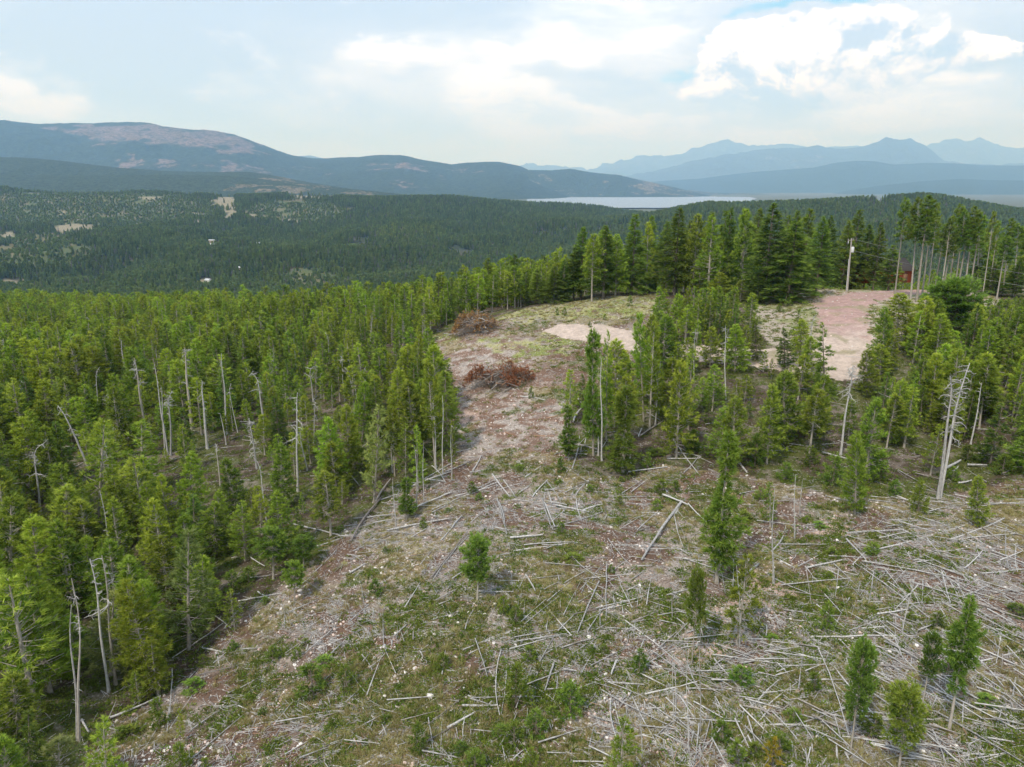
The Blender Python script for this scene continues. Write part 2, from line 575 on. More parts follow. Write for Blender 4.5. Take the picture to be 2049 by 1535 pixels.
M['log'] = mat_bark('silver_log_wood', (0.22, 0.215, 0.21), (0.54, 0.53, 0.52), 3)
M['log_dark'] = mat_bark('dark_log_wood', (0.13, 0.115, 0.105), (0.34, 0.31, 0.29), 3)
M['log_brown'] = mat_bark('brown_log_wood', (0.22, 0.12, 0.07), (0.42, 0.28, 0.19), 3)


def mat_stone(name, c1, c2):
    m, t, b = new_mat(name, .95, .15)
    oi = t.new('ShaderNodeObjectInfo')
    co = t.new('ShaderNodeTexCoord').outputs['Object']
    n = t.noise(co, 3, 6, .6)
    f = t.m('MULTIPLY_ADD', n, .7, t.m('MULTIPLY_ADD', oi.outputs['Random'], 1.0, -.35), clamp=True)
    t.put(b.inputs['Base Color'], t.mix(f, (*c1, 1), (*c2, 1)))
    return m


M['stone'] = mat_stone('pale_stone', (0.32, 0.28, 0.25), (0.74, 0.70, 0.66))
M['stone_pink'] = mat_stone('pinkish_stone', (0.40, 0.28, 0.24), (0.66, 0.53, 0.47))

# ------------------------------------------------------------------ ground, coloured by what covers it
CLEAR = [(100, 1600), (215, 1450), (330, 1390), (400, 1310), (440, 1260), (560, 1170), (640, 1110), (700, 1060), (790, 1000), (880, 950),
         (912, 870), (905, 800), (880, 740), (850, 675), (900, 655), (1000, 625), (1100, 606), (1200, 594), (1330, 582), (1330, 640), (1285, 690), (1275, 720),
         (1240, 760), (1150, 800), (1135, 880), (1160, 955), (1270, 960), (1340, 935), (1450, 940), (1560, 965), (1700, 1000), (1850, 1000),
         (1960, 975), (2400, 930), (2600, 1900), (-60, 1900)]
ROAD_A = [(1085, 662), (1130, 649), (1200, 649), (1290, 668), (1350, 686), (1450, 694), (1560, 700), (1640, 702), (1640, 640), (1630, 612), (1640, 596), (1700, 586),
          (1780, 580), (1850, 579), (1905, 586), (1960, 592), (1960, 597), (1900, 594), (1850, 589), (1800, 592), (1760, 602), (1735, 622), (1735, 650), (1752, 690), (1765, 720), (1745, 752),
          (1690, 762), (1600, 748), (1500, 733), (1340, 716), (1250, 700), (1190, 684), (1120, 675)]
YARD = [(1490, 640), (1525, 600), (1640, 580), (1700, 574), (1850, 572), (1990, 590), (2010, 612), (1880, 640), (1840, 665), (1770, 700), (1620, 705), (1540, 690)]


def ell(px, py, lst):
    """soft union of ellipses given in picture coordinates"""
    out = np.zeros(np.shape(px))
    for (cx, cy, rx, ry) in lst:
        q = ((px - cx) / rx) ** 2 + ((py - cy) / ry) ** 2
        out = np.maximum(out, 1 - sstep(q, .45, 1.3))
    return out


MEADOWS = [(145, 457, 50, 9), (640, 391, 70, 7), (450, 402, 26, 14), (462, 425, 12, 16), (960, 389, 50, 5), (830, 391, 36, 3), (425, 490, 22, 7), (32, 560, 34, 4), (180, 563, 30, 4), (412, 567, 22, 10),
           (445, 600, 26, 12), (120, 428, 8, 8), (580, 442, 40, 3), (300, 396, 26, 3), (330, 380, 40, 3), (500, 432, 8, 6), (400, 428, 14, 3), (516, 490, 6, 8), (555, 493, 10, 3), (752, 500, 5, 10), (390, 443, 14, 4), (15, 470, 14, 8), (460, 548, 20, 3), (100, 577, 34, 2.5), (210, 570, 16, 4), (275, 450, 10, 3)]
SCRUB = [(160, 415, 290, 42), (590, 422, 110, 24), (620, 560, 60, 26), (60, 500, 130, 40)]


def ground_fields(x, y, z):
    """masks at world points: woods, green cover, bare pale stones, gravel, pink soil, straw"""
    Y = np.maximum(y, 8)
    px, py, d = to_px(x, np.maximum(y, 8.0), z)
    n1 = fbm(x / 3.1, y / 3.1, 4); n2 = fbm(x / 1.3 + 40, y / 1.3, 3); n3 = fbm(x / 9 + 7, y / 9 + 3, 3)
    wob = (fbm(x / 4, y / 4 + 50, 3) - .5)
    clear = in_poly(px + wob * 40, py + wob * 24, CLEAR) & (Y < 175)
    near = Y < 260
    n4 = fbm(x / .9 + 20, y / .9, 3) - .5
    road = in_poly(px + (n2 - .5) * 24 + n4 * 18 + (n1 - .5) * 18, py + (n2 - .5) * 6 + n4 * 5 + (n1 - .5) * 6, ROAD_A) & near & (Y > 70)
    yard = in_poly(px + (n1 - .5) * 20, py + (n1 - .5) * 8, YARD) & near & (Y > 70)
    # outlines of patches wander instead of being neat ovals
    w1 = fbm(x / 2.6 + 31, y / 2.6, 4) - .5; w2 = fbm(x / 2.6 + 77, y / 2.6 + 12, 4) - .5
    k = 3100 / np.maximum(d, 10) * (d < 300)
    return px + w1 * k * 3.4, py + w2 * k * 1.7, n1, n2, n3, clear, road, yard


def lerp(a, b, k):
    k = np.asarray(k)[..., None]
    return a * (1 - k) + b * k


def ground_colour(x, y, z):
    px, py, n1, n2, n3, clear, road, yard = ground_fields(x, y, z)
    one = np.ones(x.shape + (3,))
    soil = np.array([.135, .088, .064]); litter = np.array([.31, .26, .225]); green = np.array([.085, .125, .024]); straw = np.array([.28, .245, .13])
    chips = np.array([.40, .355, .32]); pink = np.array([.50, .36, .30]); red = np.array([.17, .10, .07])
    c = lerp(one * soil, one * litter, sstep(n1, .38, .68))
    c = lerp(c, one * red, sstep(n3, .56, .7) * .55)
    # upper mound: reddish soil with chips
    mound = ell(px, py, [(980, 780, 120, 130), (1060, 830, 110, 80), (960, 700, 120, 34)])
    c = lerp(c, lerp(one * np.array([.20, .125, .092]), one * chips, sstep(n2, .42, .66)), mound * .85)
    g = green_mask(px, py, n1, n3, mound)
    c = lerp(c, one * green, g * .55 * sstep(n2, .3, .55))
    c = lerp(c, one * straw, sstep(fbm(x / 5 + 90, y / 5, 3), .56, .68) * .65 * (1 - g))
    gr = ell(px, py, [(1190, 618, 170, 24), (1070, 628, 90, 14), (1300, 600, 90, 16), (1060, 690, 110, 16), (880, 672, 40, 8)])
    c = lerp(c, lerp(one * np.array([.20, .235, .06]), one * np.array([.34, .33, .15]), sstep(n1, .4, .6)), gr * sstep(n2, .25, .5))
    ch = ell(px, py, [(1160, 1000, 110, 50), (760, 1045, 90, 36), (960, 880, 70, 34), (1020, 930, 80, 30), (1360, 1130, 60, 26), (1150, 1460, 90, 44), (1280, 1190, 60, 20),
                      (980, 1225, 40, 14), (700, 1320, 60, 26), (500, 1200, 60, 20), (1400, 1090, 60, 16), (1640, 990, 90, 14), (960, 1450, 60, 16), (1980, 1120, 80, 60), (1930, 1420, 120, 60)])
    c = lerp(c, one * chips, ch * sstep(n2, .3, .62) * .75)
    pk = ell(px, py, [(1665, 1048, 36, 14), (1620, 1062, 30, 11), (1688, 1012, 14, 8), (1540, 1190, 40, 22), (1480, 1240, 60, 30), (1430, 1280, 50, 34), (1160, 1490, 50, 26), (1210, 1440, 40, 14),
                      (1360, 1400, 90, 22), (1520, 1160, 20, 12), (930, 830, 30, 16)])
    c = lerp(c, one * pink, pk * sstep(n1 + (n2 - .5) * .4, .33, .5))
    # dark forest floor outside clearing, road and yard
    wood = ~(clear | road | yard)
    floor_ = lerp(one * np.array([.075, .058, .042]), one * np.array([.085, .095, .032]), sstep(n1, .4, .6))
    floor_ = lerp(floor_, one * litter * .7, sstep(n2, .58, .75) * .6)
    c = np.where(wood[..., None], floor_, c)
    yc = lerp(one * np.array([.36, .31, .26]), one * np.array([.20, .22, .08]), sstep(n1, .48, .62) * .8)
    c = np.where((yard & ~road)[..., None], yc, c)
    redness = sstep(px, 1540, 1640) * sstep(-py, -690, -640)
    rc = lerp(one * np.array([.47, .385, .33]), one * np.array([.37, .25, .225]), redness)
    n5 = fbm(x / .7, y / .7, 3)
    rc = rc * (0.72 + .46 * n5 + .1 * n2)[..., None]
    # weeds and bare dirt creep over the gravel
    rc = lerp(rc, one * np.array([.26, .235, .14]), sstep(fbm(x / 2.2 + 3, y / 2.2, 4), .56, .70) * np.where(px < 1400, .15, .75))
    c = np.where(road[..., None], rc, c)
    # the far hillside: forest floor, scrub and dry meadows
    far = sstep(y, 300, 700)
    nn = fbm(x / 40, y / 60, 4)
    fc = lerp(one * np.array([.040, .052, .028]), one * np.array([.075, .072, .048]), sstep(nn, .4, .7))
    scr = ell(px, py, SCRUB)
    fc = lerp(fc, lerp(one * np.array([.085, .105, .045]), one * np.array([.14, .13, .07]), sstep(nn, .45, .65)), scr)
    q = (fbm(x / 25 + 11, y / 60, 4) - .5)
    md = ell(px + q * 40, py + q * 9, MEADOWS)
    fc = lerp(fc, one * np.array([.23, .205, .14]), sstep(md + (fbm(x / 14, y / 30, 3) - .5) * .8, .2, .9))
    fc = lerp(fc, one * np.array([.11, .12, .08]), sstep(y, 3300, 3700))
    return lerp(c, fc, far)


def green_mask(px, py, n1, n3, mound):
    bias = ell(px, py, [(1250, 1290, 260, 110), (960, 1350, 200, 90), (1650, 1130, 260, 60), (900, 1200, 160, 60), (1300, 1480, 200, 60), (1640, 1500, 200, 60), (1500, 960, 200, 40),
                        (1080, 1060, 150, 60), (700, 1400, 160, 50), (1750, 1330, 120, 60), (1050, 1180, 120, 60)])
    return sstep(n1 * .6 + n3 * .4 + bias * .10 - mound * .16, .49, .60)


def mat_ground():
    m, t, b = new_mat('forest_ground', .97, .08)
    geo = t.new('ShaderNodeNewGeometry').outputs['Position']
    base = t.attr('albedo', 'Color')
    n = t.noise(geo, 2.2, 8, .72)
    n2 = t.noise(geo, 9.0, 6, .7)
    k = t.m('MULTIPLY_ADD', n, 1.3, .36)
    c = t.mix(1.0, base, t.xyz(k, k, k), 'MULTIPLY')
    # bark chips and pebbles: pale specks with their own random tone
    vo = t.new('ShaderNodeTexVoronoi'); t.l.new(geo, vo.inputs['Vector']); vo.inputs['Scale'].default_value = 5.5
    vs = t.new('ShaderNodeSeparateXYZ'); t.l.new(vo.outputs['Color'], vs.inputs[0])
    fleck = t.m('MULTIPLY', t.step(vs.outputs[0], .72, .95), t.step(vo.outputs['Distance'], .28, .55, 1, 0))
    fleck = t.m('MULTIPLY', fleck, t.attr('fleck'))
    c = t.mix(t.m('MULTIPLY', fleck, .85), c, (.60, .55, .50, 1))
    vo2 = t.new('ShaderNodeTexVoronoi'); t.l.new(geo, vo2.inputs['Vector']); vo2.inputs['Scale'].default_value = 9
    vs2 = t.new('ShaderNodeSeparateXYZ'); t.l.new(vo2.outputs['Color'], vs2.inputs[0])
    dk = t.m('MULTIPLY', t.step(vs2.outputs[1], .6, .9), t.attr('fleck'))
    c = t.mix(t.m('MULTIPLY', dk, .55), c, (.06, .042, .032, 1))
    t.put(b.inputs['Base Color'], c)
    bp = t.new('ShaderNodeBump'); bp.inputs['Strength'].default_value = .8; bp.inputs['Distance'].default_value = .12
    t.put(bp.inputs['Height'], n2); t.l.new(bp.outputs[0], b.inputs['Normal'])
    return m


def polar_sheet(name, az, rad, mat):
    A, R = np.meshgrid(az, rad, indexing='ij')
    x = np.sin(A) * R; y = np.cos(A) * R
    z = hgt(x, y)
    na, nr = A.shape
    idx = np.arange(na * nr).reshape(na, nr)
    F = np.stack([idx[:-1, :-1], idx[1:, :-1], idx[1:, 1:], idx[:-1, 1:]], -1).reshape(-1, 4)[:, ::-1].copy()
    F = F[:, ::-1].copy()
    xf, yf, zf = x.ravel(), y.ravel(), z.ravel()
    colr = ground_colour(xf, yf, zf)
    px, py, n1, n2, n3, clear, road, yard = ground_fields(xf, yf, zf)
    fleck = np.where(road, .1, np.where(clear, 1.0, .4)) * (1 - sstep(yf, 200, 400))
    return mesh_from(name, np.stack([xf, yf, zf], -1), F, mat, True, {'albedo': colr, 'fleck': fleck})


MG = mat_ground()
front = np.radians(np.linspace(-43, 43, 760))
side_r = np.radians(np.linspace(43, 317, 110))
az_all = np.concatenate([front, side_r[1:]])
rad_all = np.concatenate([[.5, 6, 12, 18], np.exp(np.linspace(math.log(22), math.log(185), 520)), np.exp(np.linspace(math.log(186), math.log(4300), 300)), [5200, 7000, 10000, 15000, 22000, 32000, 45000]])
o = link('ground', polar_sheet('ground', az_all, rad_all, MG))
o.data.polygons.foreach_set('use_smooth', np.ones(len(o.data.polygons), bool))
tag(o, 'hilly forest ground with brown soil, green cover and a far wooded slope', kind='structure')

# ------------------------------------------------------------------ lake
lk = []
shore = [(1052, 402), (1062, 396), (1085, 394), (1150, 393), (1260, 394), (1300, 392.5), (1400, 393), (1500, 394.5), (1515, 397), (1500, 402), (1480, 413), (1300, 416), (1120, 416), (1060, 409)]
LAKE_Z = PLAIN_Z + 1.4
for i in range(len(shore)):
    (ax, ay), (bx, by) = shore[i], shore[(i + 1) % len(shore)]
    for k in range(12):
        f = k / 12
        jx = (random.random() - .5) * 8 * (0 < k); jy = (random.random() - .5) * .6 * (0 < k)
        x_, y_, z_ = px_dir(ax + (bx - ax) * f + jx, ay + (by - ay) * f + jy)
        s_ = (LAKE_Z - CAM_Z) / z_
        lk.append((x_ * s_, y_ * s_, LAKE_Z))
m, t, b = new_mat('lake_water', .45, .35)
b.inputs['Base Color'].default_value = (.20, .25, .29, 1)
geo = t.new('ShaderNodeNewGeometry').outputs['Position']
bp = t.new('ShaderNodeBump'); bp.inputs['Strength'].default_value = .15; bp.inputs['Distance'].default_value = 1
t.put(bp.inputs['Height'], t.noise(geo, .02, 4, .6)); t.l.new(bp.outputs[0], b.inputs['Normal'])
o = link('lake', mesh_from('lake', lk, [list(range(len(lk)))[::-1]], m))
if o.data.polygons[0].normal.z < 0:
    o.data.flip_normals()
tag(o, 'pale lake lying in the valley before the blue mountains', kind='structure')


# ------------------------------------------------------------------ hills and mountains beyond
def mat_hill(name, wood, bare, rock, bare_amt, scale=1.0):
    m, t, b = new_mat(name, .95, .05)
    geo = t.new('ShaderNodeNewGeometry').outputs['Position']
    f = t.attr('bare')
    n = t.noise(geo, .006 * scale, 9, .72)
    fine = t.noise(geo, .022 * scale, 7, .8)
    f2 = t.m('MULTIPLY', t.step(t.m('ADD', f, t.m('MULTIPLY', t.m('SUBTRACT', n, .5), 1.9)), .50, 1.15), t.step(fine, .38, .60))
    w = t.mix(t.step(fine, .3, .7), tuple(q * .6 for q in wood) + (1,), tuple(q * 1.9 for q in wood) + (1,))
    bb = t.mix(t.step(fine, .35, .65), (*bare, 1), (*rock, 1))
    t.put(b.inputs['Base Color'], t.mix(f2, w, bb))
    bp = t.new('ShaderNodeBump'); bp.inputs['Strength'].default_value = 1; bp.inputs['Distance'].default_value = 12
    t.put(bp.inputs['Height'], fine); t.l.new(bp.outputs[0], b.inputs['Normal'])
    return m


def range_mesh(name, label, crest, Yf, Yc, Yb, mat, rough=.14, bare=(), seed=0, nrow=90, ncol=900, wl=1400, rocky=0.0, jag=0.0):
    crest = np.array(crest, float)
    p0, p1 = crest[0, 0], crest[-1, 0]
    px = np.linspace(p0, p1, ncol)
    cy = np.interp(px, crest[:, 0], crest[:, 1])
    k = max(3, int(ncol / (p1 - p0) * 7))
    ker = np.hanning(k + 2)[1:-1]; ker /= ker.sum()
    cy = np.convolve(np.pad(cy, k, 'edge'), ker, 'same')[k:-k]
    a = (px - 1024.5) / FPX / 1.037
    zc = CAM_Z - Yc * np.array([slope_of(v) for v in cy])
    tt = np.concatenate([np.linspace(0, 1, nrow), 1 + np.linspace(0, 1, 14)[1:]])
    A, T = np.meshgrid(a, tt, indexing='ij')
    Y = np.where(T <= 1, Yf + (Yc - Yf) * T, Yc + (Yb - Yc) * (T - 1))
    x = A * Y
    base = PLAIN_Z - 30
    prof = np.where(T <= 1, sstep(T, -.25, 1.12) / sstep(1, -.25, 1.12), 1 - sstep(T - 1, -.1, 1.1))
    prof = np.where(T <= 1, (prof - prof[:, :1]) / (1 - prof[:, :1]), prof)
    H = (zc[:, None] - base)
    r1 = 1 - np.abs(fbm(x / wl + seed, Y / (wl * 1.3) + seed * 2, 5) - .5) * 4
    r2 = fbm(x / (wl * .3) + seed, Y / (wl * .3), 4) - .5
    amp = H * rough * np.clip(4 * T * (1 - T), 0, 1) ** .7 * (T <= 1)
    z = base + H * prof + amp * r1 * .9 + amp * r2 * .8
    if jag:
        z = z + (1 - 2 * np.abs(fbm(x / (wl * .30) + seed, Y / (wl * .5) + seed, 4) - .5) * 2 - .55) * jag * np.clip(1 - np.abs(T - 1) * 4, 0, 1)
    # trees roughen the skyline
    z = z + (vnoise(x / (Yc * .0022), Y / (Yc * .0022)) - .4) * Yc * .0007 * (T > .02)
    pxv, pyv, _ = to_px(x, Y, z)
    q1 = fbm(x / (wl * .16) + seed, Y / (wl * .16), 5) - .5; q2 = fbm(x / (wl * .16) + seed + 60, Y / (wl * .16), 5) - .5
    pxv = pxv + q1 * 190; pyv = pyv + q2 * 42
    bf = ell(pxv, pyv, bare) if len(bare) else np.zeros(x.shape)
    bf = np.maximum(bf, rocky * sstep(z, CAM_Z + 300, CAM_Z + 900))
    idx = np.arange(x.size).reshape(x.shape)
    F = np.stack([idx[:-1, :-1], idx[1:, :-1], idx[1:, 1:], idx[:-1, 1:]], -1).reshape(-1, 4)
    o = link(name, mesh_from(name, np.stack([x.ravel(), Y.ravel(), z.ravel()], -1), F, mat, True, {'bare': bf.ravel()}))
    tag(o, label, kind='structure')
    return o


WOOD = (.034, .050, .030)
MH = mat_hill('hill_wood_meadow', WOOD, (.31, .22, .19), (.22, .17, .16), .5)
MF = mat_hill('hill_dark_wood', (.040, .058, .036), (.30, .24, .15), (.24, .20, .15), .5, 2.0)
MR = mat_hill('mountain_rock', (.05, .065, .05), (.30, .27, .25), (.20, .18, .17), .5, .5)
range_mesh('hills', 'low dark wooded ridge across the far side of the valley', [(-500, 300), (-200, 308), (0, 314), (60, 316), (130, 323), (220, 334), (250, 337), (330, 342), (400, 344), (500, 345), (560, 354), (620, 366), (700, 378), (800, 388), (860, 395)],
           3600, 5200, 6400, MF, .10, [(560, 366, 40, 13), (530, 372, 60, 7), (640, 378, 40, 5), (310, 372, 50, 3), (590, 355, 20, 6)], 2.2, wl=700)
range_mesh('hills', 'nearer fold of the wooded ridge below the long mountain', [(-400, 352), (0, 350), (150, 352), (330, 350), (450, 352), (560, 362), (640, 372), (760, 384), (820, 392)],
           3300, 4300, 5200, MF, .08, [(600, 376, 50, 8), (500, 374, 40, 5), (700, 388, 60, 4)], 5.2, wl=500)
range_mesh('mountain', 'long rounded mountain with pinkish bare rock patches on its shoulder', [(-700, 236), (-300, 238), (0, 243), (60, 247), (110, 249), (180, 251), (260, 251), (320, 253), (380, 260), (440, 265), (480, 272), (520, 288), (560, 303), (590, 312), (620, 317), (660, 319), (720, 317), (760, 313),
           (810, 313), (850, 322), (905, 330), (940, 326), (1000, 327), (1040, 334), (1080, 352), (1110, 366), (1140, 384)],
           6500, 10500, 13500, MH, .13, [(235, 268, 110, 20), (400, 275, 120, 22), (340, 268, 160, 14), (480, 295, 50, 12), (290, 322, 26, 16), (350, 330, 22, 5), (445, 330, 50, 7), (640, 338, 30, 4), (820, 336, 46, 10), (840, 370, 26, 5), (520, 342, 40, 4), (960, 338, 30, 4), (200, 258, 90, 8)], 1.3, wl=1500)
range_mesh('hills', 'wooded hill with tan meadows on the shore of the lake', [(820, 388), (880, 376), (950, 358), (1010, 347), (1060, 341), (1100, 341), (1140, 338), (1180, 345), (1240, 352), (1290, 363), (1340, 374), (1390, 385), (1440, 396)],
           7800, 9300, 11000, MF, .14, [(1290, 374, 60, 10), (1330, 382, 60, 5), (1060, 360, 30, 3), (1250, 372, 30, 8), (1100, 388, 60, 2), (930, 385, 40, 4), (1020, 376, 20, 3)], 3.3, wl=900)
range_mesh('hills', 'low tan spit of land beyond the lake', [(1280, 395), (1340, 384), (1380, 381), (1430, 386), (1520, 388), (1600, 392)], 10200, 11200, 12500, MF, .1, [(1450, 389, 80, 3), (1390, 384, 30, 4)], 8.1, wl=900)
range_mesh('mountain', 'dark blue forested mountain in front at the far right', [(1640, 392), (1700, 381), (1760, 372), (1840, 363), (1920, 358), (1980, 361), (2049, 362), (2500, 350)], 10500, 13000, 15500, MF, .10, [], 4.4, wl=1500)
range_mesh('mountain', 'long dark blue forested ridge in the middle distance on the right', [(1180, 388), (1260, 368), (1330, 362), (1400, 358), (1440, 352), (1500, 345), (1560, 340), (1620, 336), (1670, 325), (1705, 322), (1745, 324), (1780, 330), (1840, 327), (1900, 327), (1960, 331), (2049, 332), (2500, 325)],
           13500, 17500, 20000, MF, .10, [], 6.7, wl=2500)
range_mesh('mountain', 'blue rocky mountain with a flat twin summit', [(1190, 372), (1250, 354), (1310, 342), (1380, 326), (1440, 314), (1500, 305), (1560, 302), (1600, 296), (1625, 291), (1650, 295), (1680, 300), (1715, 295), (1740, 285), (1757, 277), (1775, 279), (1806, 278), (1830, 290), (1850, 300), (1880, 322), (1920, 330), (2049, 330), (2400, 330)],
           20500, 26000, 30000, MR, .18, [(1590, 322, 14, 10)], 2.9, wl=2600, rocky=.4, jag=110)
range_mesh('mountain', 'palest mountain range with jagged peaks on the skyline', [(960, 336), (1020, 329), (1060, 330), (1100, 334), (1140, 340), (1175, 338), (1220, 327), (1280, 316), (1340, 317), (1380, 303), (1410, 292), (1446, 283), (1475, 291), (1510, 295), (1550, 292), (1590, 297),
           (1640, 300), (1700, 296), (1780, 300), (1830, 300), (1860, 290), (1890, 284), (1915, 286), (1940, 281), (1965, 289), (1990, 297), (2020, 301), (2060, 295), (2400, 270)],
           31000, 36000, 40000, MR, .20, [], 7.7, wl=3000, rocky=.6, jag=230)
range_mesh('mountain', 'faint distant rise seen through the gap beside the long mountain', [(540, 325), (600, 314), (625, 312), (660, 320), (720, 324)], 22000, 26000, 30000, MR, .12, [], 3.9, ncol=200, wl=3500)

# ------------------------------------------------------------------ air
def haze_box():
    g = Geo()
    lo, hi = -190.0, 2850.0
    g.box((0, 0, (lo + hi) / 2), (110000, 110000, hi - lo))
    m = bpy.data.materials.new('haze_air'); m.use_nodes = True
    t = NT(m.node_tree)
    for nd in list(t.n): t.n.remove(nd)
    out = t.new('ShaderNodeOutputMaterial')
    v = t.new('ShaderNodeVolumePrincipled')
    v.inputs['Color'].default_value = (.29, .56, 1.0, 1)
    v.inputs['Density'].default_value = HAZE_DENSITY
    v.inputs['Anisotropy'].default_value = 0.2
    v.inputs['Absorption Color'].default_value = (1, 1, 1, 1)
    t.l.new(v.outputs[0], out.inputs['Volume'])
    me = g.mesh('haze', m)
    bm = bmesh.new(); bm.from_mesh(me); bmesh.ops.recalc_face_normals(bm, faces=bm.faces); bm.to_mesh(me)
    tag(link('haze', me), 'thin blue haze filling the air over the valley', kind='stuff')


haze_box()

# ------------------------------------------------------------------ trees: shapes
def blades(rg, c, d, n, ln, wd, spread, up=0.25):
    """n thin needle blades round each tuft centre c (m,3), fanned about direction d (m,3)"""
    m = len(c)
    dirs = np.repeat(d, n, 0) + rg.normal(0, spread, (m * n, 3)) + np.array([0, 0, up])
    dirs /= np.linalg.norm(dirs, axis=1)[:, None] + 1e-9
    side = np.cross(dirs, rg.normal(0, 1, (m * n, 3)))
    side /= np.linalg.norm(side, axis=1)[:, None] + 1e-9
    L = ln * (.65 + .7 * rg.random((m * n, 1)))
    C = np.repeat(c, n, 0)
    w = wd * (.7 + .6 * rg.random((m * n, 1)))
    a = C - side * w * .5
    b_ = C + side * w * .5
    tip = C + dirs * L
    V = np.stack([a, b_, tip], 1).reshape(-1, 3)
    F = np.arange(m * n * 3).reshape(-1, 3)
    return V, F


def conifer(seed, H=9.0, cb=.15, R=1.3, kind='pine', nbr=110, bare_low=True, dens=1.0, tuft=.30, lean=0.25, gaps=0.0, trunk=.0095):
    """returns (trunk mesh geo, crown geo); tapered trunk with limbs, needle tufts along the outer limbs"""
    rg = np.random.default_rng(seed)
    tr = Geo(); cr = Geo()
    nz = 9
    zz = np.linspace(0, H * .985, nz)
    bx = lean * (np.sin(zz / H * 2.2 + rg.random() * 6) - 0) * .35; by = lean * np.cos(zz / H * 2.5 + rg.random() * 6) * .35
    bx -= bx[0]; by -= by[0]
    r0 = trunk * H + .015
    rad = r0 * (1 - zz / H) ** .8 + .012
    rad[0] *= 1.25
    tr.tube(np.stack([bx, by, zz - .15 * (zz == 0)], -1), rad, 6, wob=.08, rg=rg)
    CC = []; DD = []; SS = []
    side_bias = rg.random() * 6.28
    for i in range(nbr):
        t = (i + rg.random()) / nbr                 # 0 at crown base, 1 at top
        z = H * (cb + (1 - cb) * t ** .92) * .985
        if gaps and vnoise(np.array([t * 7 + seed]), np.array([.5]))[0] < gaps:
            continue
        if kind == 'pine':
            prof = (1 - t) ** .62 * (.45 + .55 * min(1, (t + .12) / .3)) + .05
            el = math.radians(-8 + 55 * t + rg.normal(0, 9))
        elif kind == 'fir':
            prof = (1 - t) ** .85 * (.62 + .38 * min(1, (t + .06) / .16)) + .02
            el = math.radians(-14 + 42 * t + rg.normal(0, 6))
        elif kind == 'bush':
            prof = math.sqrt(max(0.02, 1 - (2 * t - .9) ** 2 * .85)) * .95
            el = math.radians(-5 + 60 * t + rg.normal(0, 14))
        else:                                       # 'column': ragged, nearly the same width all the way
            prof = (.55 + .45 * math.sin(t * 9 + seed)) * (1 - t ** 4) * .8 + .12
            el = math.radians(-12 + 45 * t + rg.normal(0, 14))
        L = R * prof * (.62 + .55 * rg.random())
        az = rg.random() * 6.283
        L *= 1 + .18 * math.cos(az - side_bias)
        if L < .12: L = .12
        px_, py_ = np.interp(z, zz, bx), np.interp(z, zz, by)
        nseg = 4
        s = np.linspace(0, 1, nseg)
        droop = -.10 * L if kind == 'fir' else .10 * L
        hx = np.cos(el) * L * s
        pts = np.stack([px_ + math.cos(az) * hx, py_ + math.sin(az) * hx, z + math.sin(el) * L * s + droop * s * s], -1)
        br = max(.010, .028 * L / 1.2) * (1 - .75 * s)
        tr.tube(pts, br, 3, cap=False)
        m = max(2, int(L / .15 * dens * 1.15))
        f = .28 + .72 * rg.random(m) ** .75
        f[0] = 1
        if kind == 'fir': f = .15 + .85 * rg.random(m) ** .8
        c = np.stack([np.interp(f, s, pts[:, k]) for k in range(3)], -1)
        lat = (rg.random(m) - .5) * 2 * L * .34 * (1.15 - f * .7)
        c[:, 0] += -math.sin(az) * lat; c[:, 1] += math.cos(az) * lat
        c[:, 2] += rg.normal(0, .05 if kind == 'fir' else .08, m)
        d = np.stack([math.cos(az) * np.ones(m) - math.sin(az) * lat / L * 1.2, math.sin(az) * np.ones(m) + math.cos(az) * lat / L * 1.2, np.full(m, math.sin(el) + .1)], -1)
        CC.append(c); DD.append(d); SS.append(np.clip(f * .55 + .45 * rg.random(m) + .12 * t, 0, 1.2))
    c = np.vstack(CC); d = np.vstack(DD); s = np.concatenate(SS)
    top = np.array([[bx[-1], by[-1], H * .96]]).repeat(3, 0)
    c = np.vstack([c, top]); d = np.vstack([d, [[0, 0, 1.0]] * 3]); s = np.concatenate([s, [1, 1, 1]])
    nb = 10 if kind != 'fir' else 8
    V, F = blades(rg, c, d, nb, tuft * 1.05, tuft * .19, .62 if kind != 'fir' else .5, .22 if kind != 'fir' else .02)
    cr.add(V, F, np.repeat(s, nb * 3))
    if bare_low:
        for i in range(14):                          # dead stubs under the crown
            z = H * cb * (.35 + .65 * rg.random()); az = rg.random() * 6.283; L = .25 + .5 * rg.random()
            p = np.array([np.interp(z, zz, bx), np.interp(z, zz, by), z])
            e = p + np.array([math.cos(az) * L, math.sin(az) * L, -.12 * L + rg.normal(0, .08)])
            tr.tube([p, e], [.014, .004], 3, cap=False)
    return tr, cr


def low_conifer(seed, H=10.0, R=1.5, tiers=6, k=9, rg=None, round_=False):
    """a small jagged crown on a stub of trunk for trees hundreds of metres away"""
    rg = np.random.default_rng(seed)
    g = Geo()
    n = 150 if not round_ else 90
    t = rg.random(n) ** 1.25
    az = rg.random(n) * 6.283
    if round_:
        r = R * np.sqrt(np.maximum(.05, 1 - (2 * t - 1) ** 2)) * (.5 + .5 * rg.random(n))
        z = H * t
    else:
        r = R * ((1 - t) ** .8) * (.35 + .65 * rg.random(n)); z = H * (.14 + .84 * t)
    c = np.stack([np.cos(az) * r * .55, np.sin(az) * r * .55, z], -1)
    d = np.stack([np.cos(az), np.sin(az), .1 + .9 * t], -1)
    V, F = blades(rg, c, d, 2, max(.5, R * .62), R * .62, .35, .1)
    g.add(V, F, np.repeat(np.clip(.3 * rg.random(n) + .5 * t, 0, 1), 6))
    g.tube([[0, 0, -.3], [0, 0, H * .9]], [.14, .04], 4, cap=False, shade=0)
    return g


